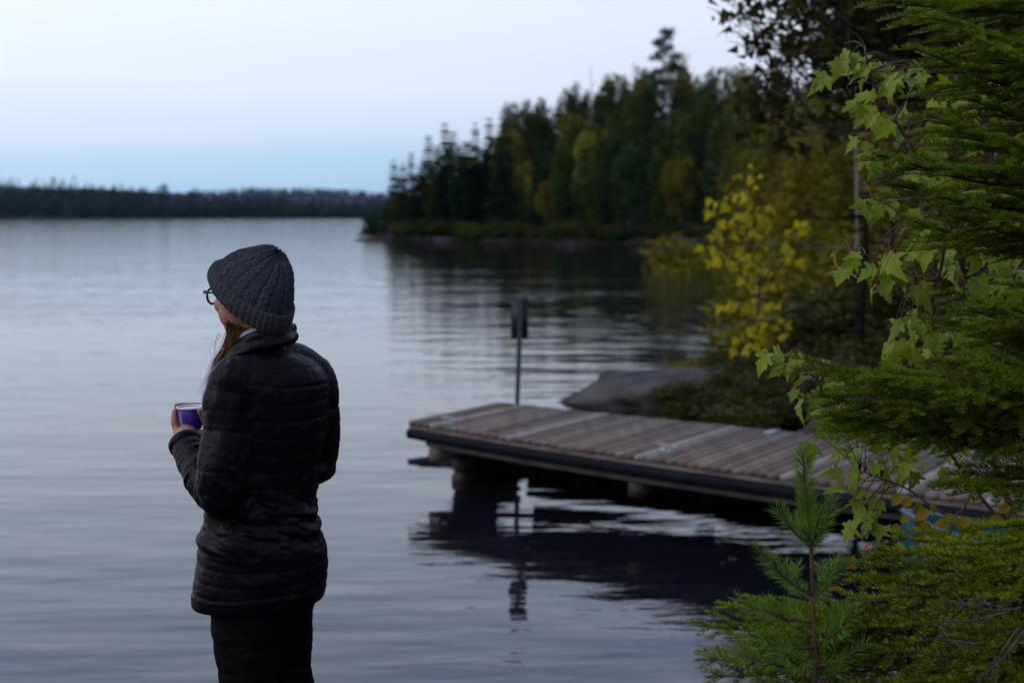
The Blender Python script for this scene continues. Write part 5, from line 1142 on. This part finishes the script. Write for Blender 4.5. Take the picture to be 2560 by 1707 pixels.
# young pine with its upright leader
pine = empty('young_pine', (float(D_(1868, 1568, 2.95)[0]), 2.95, float(hgt(.8, 2.95)))); tag(pine, 'young pine with a straight upright leader in front of the dock', 'pine tree'); pof = np.array(pine.location)
ld = resample([pine.location[:] , D_(1872, 1568, 2.95), D_(1868, 1400, 2.95), D_(1862, 1250, 2.95), D_(1850, 1120, 2.95), D_(1845, 1040, 2.95)], 60)
mb = MB(); mb.add(*tube(ld - pof, np.interp(np.arange(60), [0, 24, 59], [.0075, .0045, .0022]), 8)); 
obj('trunk', mb.mesh('trunk', True), M['twig'], pine)
KW = dict(ln=.036, wd=.0015, flat=1, up=.1, fwdlean=.75)
topP = ld[np.searchsorted(-ld[:, 2], -D_(1862, 1270, 2.95)[2]) if False else int(np.argmin(abs(ld[:, 2] - D_(1862, 1270, 2.95)[2]))):]
NVt, _ = needles_along(topP, None, 2600, .042, .0015, 1, .0, .85, rng, None); obj('needles', mesh_np('needles', NVt - pof, np.arange(len(NVt)).reshape(-1, 4)), m_pine, pine)
def pine_branch(b0, tip, dn=1500):
    b0, tip = np.asarray(b0), np.asarray(tip); L_ = np.linalg.norm(tip-b0); m_ = (b0+tip)/2 + np.array([0, 0, -.07*L_]); P = resample([b0, m_, tip], 14); mb = MB(); mb.add(*tube(P - pof, .0036*np.linspace(1, .5, 14), 6))
    NV = [needles_along(P[1:], None, dn, .038, .0015, 1, .1, .8, rng)[0]]
    for s in (1, -1):
        if L_ > .12:
            j = int(rng.integers(5, 10)); d = nrm(nrm(tip-b0) + s*.9*nrm(np.cross(tip-b0, [0, 0, 1.0])) + [0, 0, .35]); e = P[j] + d*L_*rng.uniform(.28, .42); Pt = resample([P[j], (P[j]+e)/2, e], 6); mb.add(*tube(Pt - pof, .0022, 5)); NV.append(needles_along(Pt, None, dn, .032, .0015, 1, .1, .8, rng)[0])
    b_ = obj('branch', mb.mesh('branch', True), M['twig'], pine); NV = np.vstack(NV); obj('needles', mesh_np('needles', NV - pof, np.arange(len(NV)).reshape(-1, 4)), m_pine, b_)
def lp(dy): return ld[int(np.argmin(abs(ld[:, 2] - D_(1860, dy, 2.95)[2])))]
for dy, tx, ty, dY in [(1252, 1785, 1168, -.02), (1250, 1912, 1150, .03), (1245, 1835, 1190, .12), (1262, 1880, 1185, -.10), (1372, 1740, 1262, -.03), (1368, 1925, 1290, .10), (1372, 1905, 1335, -.08), (1375, 1800, 1300, .12), (1430, 1690, 1375, .02), (1465, 1760, 1380, .08), (1470, 1960, 1395, .06), (1475, 1935, 1440, -.10),
                    (1480, 1720, 1455, -.08), (1520, 1690, 1500, .02), (1530, 1990, 1480, .0), (1540, 1800, 1500, -.12), (1560, 1930, 1540, -.06), (1600, 1740, 1560, .0), (1620, 1980, 1580, .05)]:
    pine_branch(lp(dy), D_(tx, ty, 2.95 + dY))
for dy in np.arange(1285, 1420, 6):                      # sparse old needles on the bare part of the leader
    P0 = lp(dy); NV, _ = needles_along(np.array([P0, P0 + [0, 0, .012]]), None, 350, .03, .0013, 1, .1, .9, rng)
print('needles', NT[0])

# ------------------------------------------------------------------ maple saplings
m_map = leafmat('maple_leaf', [(.045, .095, .006), (.11, .175, .008), (.20, .26, .011), (.33, .27, .013)], rough=.45, trans=.38, spec=.22, pscale=1.6)
def veins(m, brown):
    nt = m.node_tree; N = nt.nodes; L = nt.links; ramp = [n for n in N if n.type == 'VALTORGB'][0]; t = N.new('ShaderNodeTexCoord'); sx = N.new('ShaderNodeSeparateXYZ'); L.new(t.outputs['Object'], sx.inputs[0])
    def M_(op, a, b=None):
        n = N.new('ShaderNodeMath'); n.operation = op
        for i, v in enumerate((a, b)):
            if v is None: continue
            if isinstance(v, (int, float)): n.inputs[i].default_value = v
            else: L.new(v, n.inputs[i])
        return n.outputs[0]
    ax = M_('ABSOLUTE', sx.outputs['X']); d1 = ax; d2 = M_('ABSOLUTE', M_('SUBTRACT', M_('MULTIPLY', ax, .77), M_('MULTIPLY', sx.outputs['Y'], .64)))
    w = M_('FRACT', M_('MULTIPLY', M_('SUBTRACT', sx.outputs['Y'], M_('MULTIPLY', ax, .8)), 95)); d3 = M_('MULTIPLY', M_('ABSOLUTE', M_('SUBTRACT', w, .5)), .006)
    d = M_('MINIMUM', M_('MINIMUM', d1, d2), d3); k = N.new('ShaderNodeMapRange'); k.inputs['From Min'].default_value = .0003; k.inputs['From Max'].default_value = .0011; k.inputs['To Min'].default_value = .45; k.inputs['To Max'].default_value = 0; L.new(d, k.inputs[0])
    mx = N.new('ShaderNodeMixRGB'); L.new(k.outputs[0], mx.inputs[0]); L.new(ramp.outputs[0], mx.inputs[1]); mx.inputs[2].default_value = (.26, .33, .05, 1)
    oi = N.new('ShaderNodeObjectInfo'); ns = N.new('ShaderNodeTexNoise'); ns.noise_dimensions = '4D'; ns.inputs['Scale'].default_value = 34; L.new(t.outputs['Object'], ns.inputs[0]); L.new(M_('MULTIPLY', oi.outputs['Random'], 40), ns.inputs['W'])
    k2 = N.new('ShaderNodeMapRange'); k2.inputs['From Min'].default_value = .61; k2.inputs['From Max'].default_value = .68; k2.inputs['To Max'].default_value = .8; L.new(ns.outputs[0], k2.inputs[0])
    m2 = N.new('ShaderNodeMixRGB'); L.new(k2.outputs[0], m2.inputs[0]); L.new(mx.outputs[0], m2.inputs[1]); m2.inputs[2].default_value = (*brown, 1)
    for n in N:
        if n.type == 'BSDF_PRINCIPLED': L.new(m2.outputs[0], n.inputs['Base Color'])
        if n.type == 'BSDF_TRANSLUCENT': L.new(m2.outputs[0], n.inputs[0])
    bp_ = N.new('ShaderNodeBump'); bp_.inputs['Distance'].default_value = .0012; L.new(k.outputs[0], bp_.inputs['Height']); pb = [n for n in N if n.type == 'BSDF_PRINCIPLED'][0]; L.new(bp_.outputs[0], pb.inputs['Normal'])
veins(m_map, (.16, .045, .012))
m_pet = mat('red_petiole', (.20, .035, .02), (.12, .05, .02), .6, 20)
ML = [maple_leaf(i, .085, m_map, m_pet) for i in range(14)]
maple = empty('maple_sapling', (1.95, 4.45, float(hgt(1.95, 4.45)))); tag(maple, 'slender maple sapling with lime green leaves woven between the fir boughs', 'maple'); mo_ = np.array(maple.location); nleaf = [0]
maple_wood = MB()
def mstem(pts_, r0, r1): P = resample(pts_, 26); maple_wood.add(*tube(P - mo_, np.linspace(r0, r1, 26), 6)); return P
Ym = 4.45
S1 = mstem([mo_ + [0, 0, -.1], D_(2300, 1100, Ym), D_(2235, 800, Ym), D_(2200, 560, Ym), D_(2120, 380, Ym), D_(2010, 200, Ym), D_(1985, 105, Ym)], .014, .003)
S2 = mstem([mo_ + [0, 0, .4], D_(2260, 1150, Ym+.1), D_(2140, 980, Ym+.1), D_(2030, 930, Ym+.1), D_(1900, 880, Ym+.1), D_(1800, 850, Ym+.1)], .008, .0022)
S3 = mstem([S1[14], D_(2150, 640, Ym), D_(2050, 610, Ym), D_(1955, 570, Ym)], .006, .002)
S4 = mstem([S1[5], D_(2200, 1180, Ym-.1), D_(2080, 1120, Ym-.1), D_(1975, 1080, Ym-.1)], .006, .002)
S5 = mstem([S1[18], D_(2120, 520, Ym-.15), D_(2040, 470, Ym-.15), D_(1985, 450, Ym-.15)], .005, .002)
STM = np.vstack([S1[6:], S2[4:], S3, S4, S5])
cl = [(1950, 130, 34, 6), (2010, 170, 40, 8), (2060, 200, 36, 7), (2100, 160, 26, 4), (1990, 250, 40, 7), (2060, 270, 40, 8), (2110, 300, 36, 6), (2000, 320, 40, 6), (2085, 350, 34, 5), (2150, 330, 30, 4), (2010, 360, 20, 3), (2130, 400, 40, 6), (2200, 420, 40, 5), (2000, 480, 30, 4), (2060, 470, 40, 6), (2120, 520, 40, 6),
      (1975, 580, 30, 5), (2030, 600, 34, 6), (2080, 620, 36, 6), (2010, 660, 30, 4), (2150, 560, 40, 7), (2220, 540, 40, 7), (2290, 570, 40, 7), (2230, 620, 40, 5), (2120, 660, 36, 6), (2090, 730, 40, 7), (2060, 800, 36, 6), (2140, 760, 40, 6), (2210, 720, 40, 6), (2280, 700, 40, 5), (2250, 790, 40, 5), (2180, 830, 30, 4), (2120, 860, 30, 4),
      (1790, 815, 30, 5), (1830, 840, 34, 6), (1880, 870, 36, 6), (1850, 920, 26, 4), (1910, 950, 34, 5), (1970, 975, 40, 6), (2050, 985, 40, 7), (2130, 1000, 40, 6), (2200, 1050, 40, 4), (1890, 985, 30, 4), (1950, 1040, 26, 4), (1965, 1090, 30, 5), (2000, 1130, 24, 3), (2040, 1060, 34, 5), (1970, 1190, 26, 4), (2020, 1195, 30, 4), (1955, 1150, 20, 2), (2090, 1090, 30, 4), (2300, 850, 40, 4), (2330, 640, 30, 4)]
for cx_, cy_, r_, n_ in cl:
    for q_ in range(n_):
        if nleaf[0] >= 298: break
        P_ = D_(cx_ + rng.normal()*r_*.62, cy_ + rng.normal()*r_*.5, Ym + rng.normal()*.10); a = rng.normal()*.9 - math.pi/2 - .2
        dr = np.array([math.cos(a)*.7 - .15, -.2 + .5*rng.normal(), -.7 + .4*rng.normal()]); nh_ = (-.35 + .6*rng.normal(), -.5 + .4*rng.normal(), .8 + .3*rng.normal()); sc_ = rng.uniform(.5, 1.05)
        o = obj('leaf', ML[rng.integers(0, 14)], None, maple); orient(o, P_ - mo_, dr, nh_, sc_); nleaf[0] += 1
        if True:
            j = int(np.argmin(np.linalg.norm(STM - P_ - np.array([0, 0, .03]), axis=1))); b_ = P_ - nrm(dr)*.045*sc_ + np.array([0, 0, .012]); maple_wood.add(*tube(resample([STM[j], (STM[j]+b_)/2 + [0, 0, .01], b_], 6) - mo_, [.0022, .002, .0018, .0015, .0012, .001], 4))
obj('stem', maple_wood.mesh('stem', True), M['twig'], maple)
# a second maple further right and back, its leaves filling the gaps between the boughs
maple2 = empty('maple_sapling', (2.25, 5.0, float(hgt(2.25, 5.0)))); tag(maple2, 'maple sapling at the right edge of the picture, seen through gaps between the fir boughs', 'maple'); m2o = np.array(maple2.location); wd2 = MB()
T1 = resample([m2o + [0, 0, -.1], D_(2330, 1000, 5.0), D_(2300, 700, 5.0), D_(2280, 400, 5.0), D_(2230, 150, 5.0), D_(2210, 30, 5.0)], 26); wd2.add(*tube(T1 - m2o, np.linspace(.016, .004, 26), 6))
for cx_, cy_, n_ in [(2200, 190, 8), (2270, 220, 9), (2320, 180, 7), (2160, 230, 6), (2330, 270, 6), (2240, 320, 5), (2300, 430, 8), (2330, 520, 7), (2200, 560, 9), (2270, 600, 10), (2330, 640, 9), (2170, 620, 8), (2230, 780, 9), (2310, 800, 8), (2140, 810, 7), (2200, 1010, 8), (2280, 1020, 8), (2330, 980, 8), (2120, 1030, 6), (2340, 880, 6)]:
    hub_ = D_(cx_, cy_, 5.0); j = int(np.argmin(np.linalg.norm(T1 - hub_ - np.array([0, 0, -.15]), axis=1))); wd2.add(*tube(resample([T1[j], (T1[j]+hub_)/2 + [0, 0, .03], hub_], 6) - m2o, np.linspace(.004, .002, 6), 4))
    for q_ in range(n_):
        P_ = D_(cx_ + rng.normal()*27, cy_ + rng.normal()*24, 5.0 + rng.normal()*.1); a = rng.normal()*.9 - math.pi/2 - .2; dr = np.array([math.cos(a)*.7 - .15, -.2 + .5*rng.normal(), -.7 + .4*rng.normal()]); sc_ = rng.uniform(.5, 1.0)
        o = obj('leaf', ML[rng.integers(0, 14)], None, maple2); orient(o, P_ - m2o, dr, (-.35 + .6*rng.normal(), -.5 + .4*rng.normal(), .8 + .3*rng.normal()), sc_); b_ = P_ - nrm(dr)*.045*sc_; wd2.add(*tube(np.array([hub_, (hub_+b_)/2 + [0, 0, .015], b_]) - m2o, [.0018, .0014, .001], 4))
obj('stem', wd2.mesh('stem', True), M['twig'], maple2)
# little shrub with orange-rimmed round leaves in front of the canoe
m_ora = leafmat('orange_leaf', [(.05, .09, .008), (.11, .12, .01), (.24, .15, .012), (.36, .15, .02)], rough=.5, trans=.35)
OL = [leaf_oval('leaf', .042, .030, 40+i) for i in range(4)]
for me in OL: me.materials.append(m_ora)
osh = empty('orange_shrub', (1.75, 4.2, float(hgt(1.75, 4.2)))); tag(osh, 'thin twiggy shrub with small round orange and green leaves before the canoe', 'shrub'); oo = np.array(osh.location); mb = MB()
for dx, dy in [(2080, 1190), (2110, 1175), (2140, 1200), (2170, 1170), (2185, 1185), (2120, 1215), (2090, 1225), (2235, 1200), (2250, 1190), (2205, 1215), (2290, 1170), (2310, 1165), (2060, 1205), (2150, 1225), (2130, 1160), (2070, 1150), (2100, 1145), (2160, 1215), (2330, 1200)]:
    for q_ in range(1 + (dx % 3 == 0)):
        P_ = D_(dx + rng.normal()*7, dy + rng.normal()*7, 4.1 + rng.normal()*.04); a = rng.random()*6.3; o = obj('leaf', OL[rng.integers(0, 4)], None, osh); dr = (math.cos(a)*.7, -.2, -.5 + math.sin(a)*.5); orient(o, P_ - oo, dr, (rng.normal()*.4, -.8, .6), rng.uniform(.7, 1.15))
    b0 = oo + [0, 0, .02]; c = D_(2200, 1330, 4.15); mb.add(*tube(resample([b0, c, (c+P_)/2 + [0, 0, .02], P_], 10) - oo, np.linspace(.003, .0007, 10), 4))
obj('stem', mb.mesh('stem', True), M['twig'], osh)
# scarlet leaf sprigs low between the firs
rl = [leaf_oval('leaf', .05, .025, 60+i) for i in range(3)]
m_sc = leafmat('scarlet_leaf', [(.30, .03, .008), (.42, .07, .012)], trans=.35)
for me in rl: me.materials.append(m_sc)
ssh = empty('scarlet_sprig', (1.2, 3.5, float(hgt(1.2, 3.5)))); tag(ssh, 'sprig of scarlet leaves half hidden behind the low fir boughs', 'sprig'); so_ = np.array(ssh.location); mb = MB()
for dx, dy in [(1960, 1275), (1985, 1264), (1950, 1290), (1940, 1305), (1902, 1355)]:
    P_ = D_(dx, dy, 3.55 + rng.normal()*.03); o = obj('leaf', rl[rng.integers(0, 3)], None, ssh); a = rng.random()*6; orient(o, P_ - so_, (math.cos(a), -.2, math.sin(a)*.6), (0, -.3, .9), rng.uniform(.5, .8)); mb.add(*tube(resample([so_ + [0, 0, 0], (so_+P_)/2 + [0, .03, .1], P_], 8) - so_, np.linspace(.0025, .0007, 8), 4))
obj('stem', mb.mesh('stem', True), M['twig'], ssh)
# low growth on the near bank below the frame, hiding bare ground at the right
for i in range(9):
    x, y = [(1.3, 4.9), (2.0, 5.6), (2.6, 5.0), (2.9, 6.4), (3.6, 6.0), (3.2, 4.3), (2.4, 3.6), (4.2, 7.2), (2.2, 6.6)][i]; c = BSN[i % 3]
    tree('bank_bush', c, None, M['leaf_bush'], M['bark'], x, y, float(hgt(x, y)) + .30 + .02*i, .8/c[1], 'dark low bush on the near bank behind the firs', 'bush', 'low bushes on the near bank', R_)

# every look-alike gets its own label, by its place from left to right
def ordw(n): return '%d%s' % (n, 'th' if 10 <= n % 100 <= 20 else {1: 'st', 2: 'nd', 3: 'rd'}.get(n % 10, 'th'))
same = {}
for o in list(sc.objects):
    if o.get('category') and o.get('label'): same.setdefault(o['label'], []).append(o)
for lb, os_ in same.items():
    if len(os_) < 2: continue
    os_.sort(key=lambda o: o.location.x/max(o.location.y, 1))
    for i_, o in enumerate(os_): o['label'] = ' '.join(lb.split()[:12]) + ', ' + ('leftmost' if i_ == 0 else ('rightmost' if i_ == len(os_)-1 else ordw(i_+1) + ' from left'))

if USE_HAZE:
    V, f = box((0, 1200, 90), 3800, 3200, 2*95); V[:, 2] = np.where(V[:, 2] < 50, -5.0, 125); V[:, 1] = np.where(V[:, 1] < 0, -110, 2300)
    hb_ = obj('haze', mesh_np('haze', V, np.array(f)), hz); tag(hb_, kind='stuff')
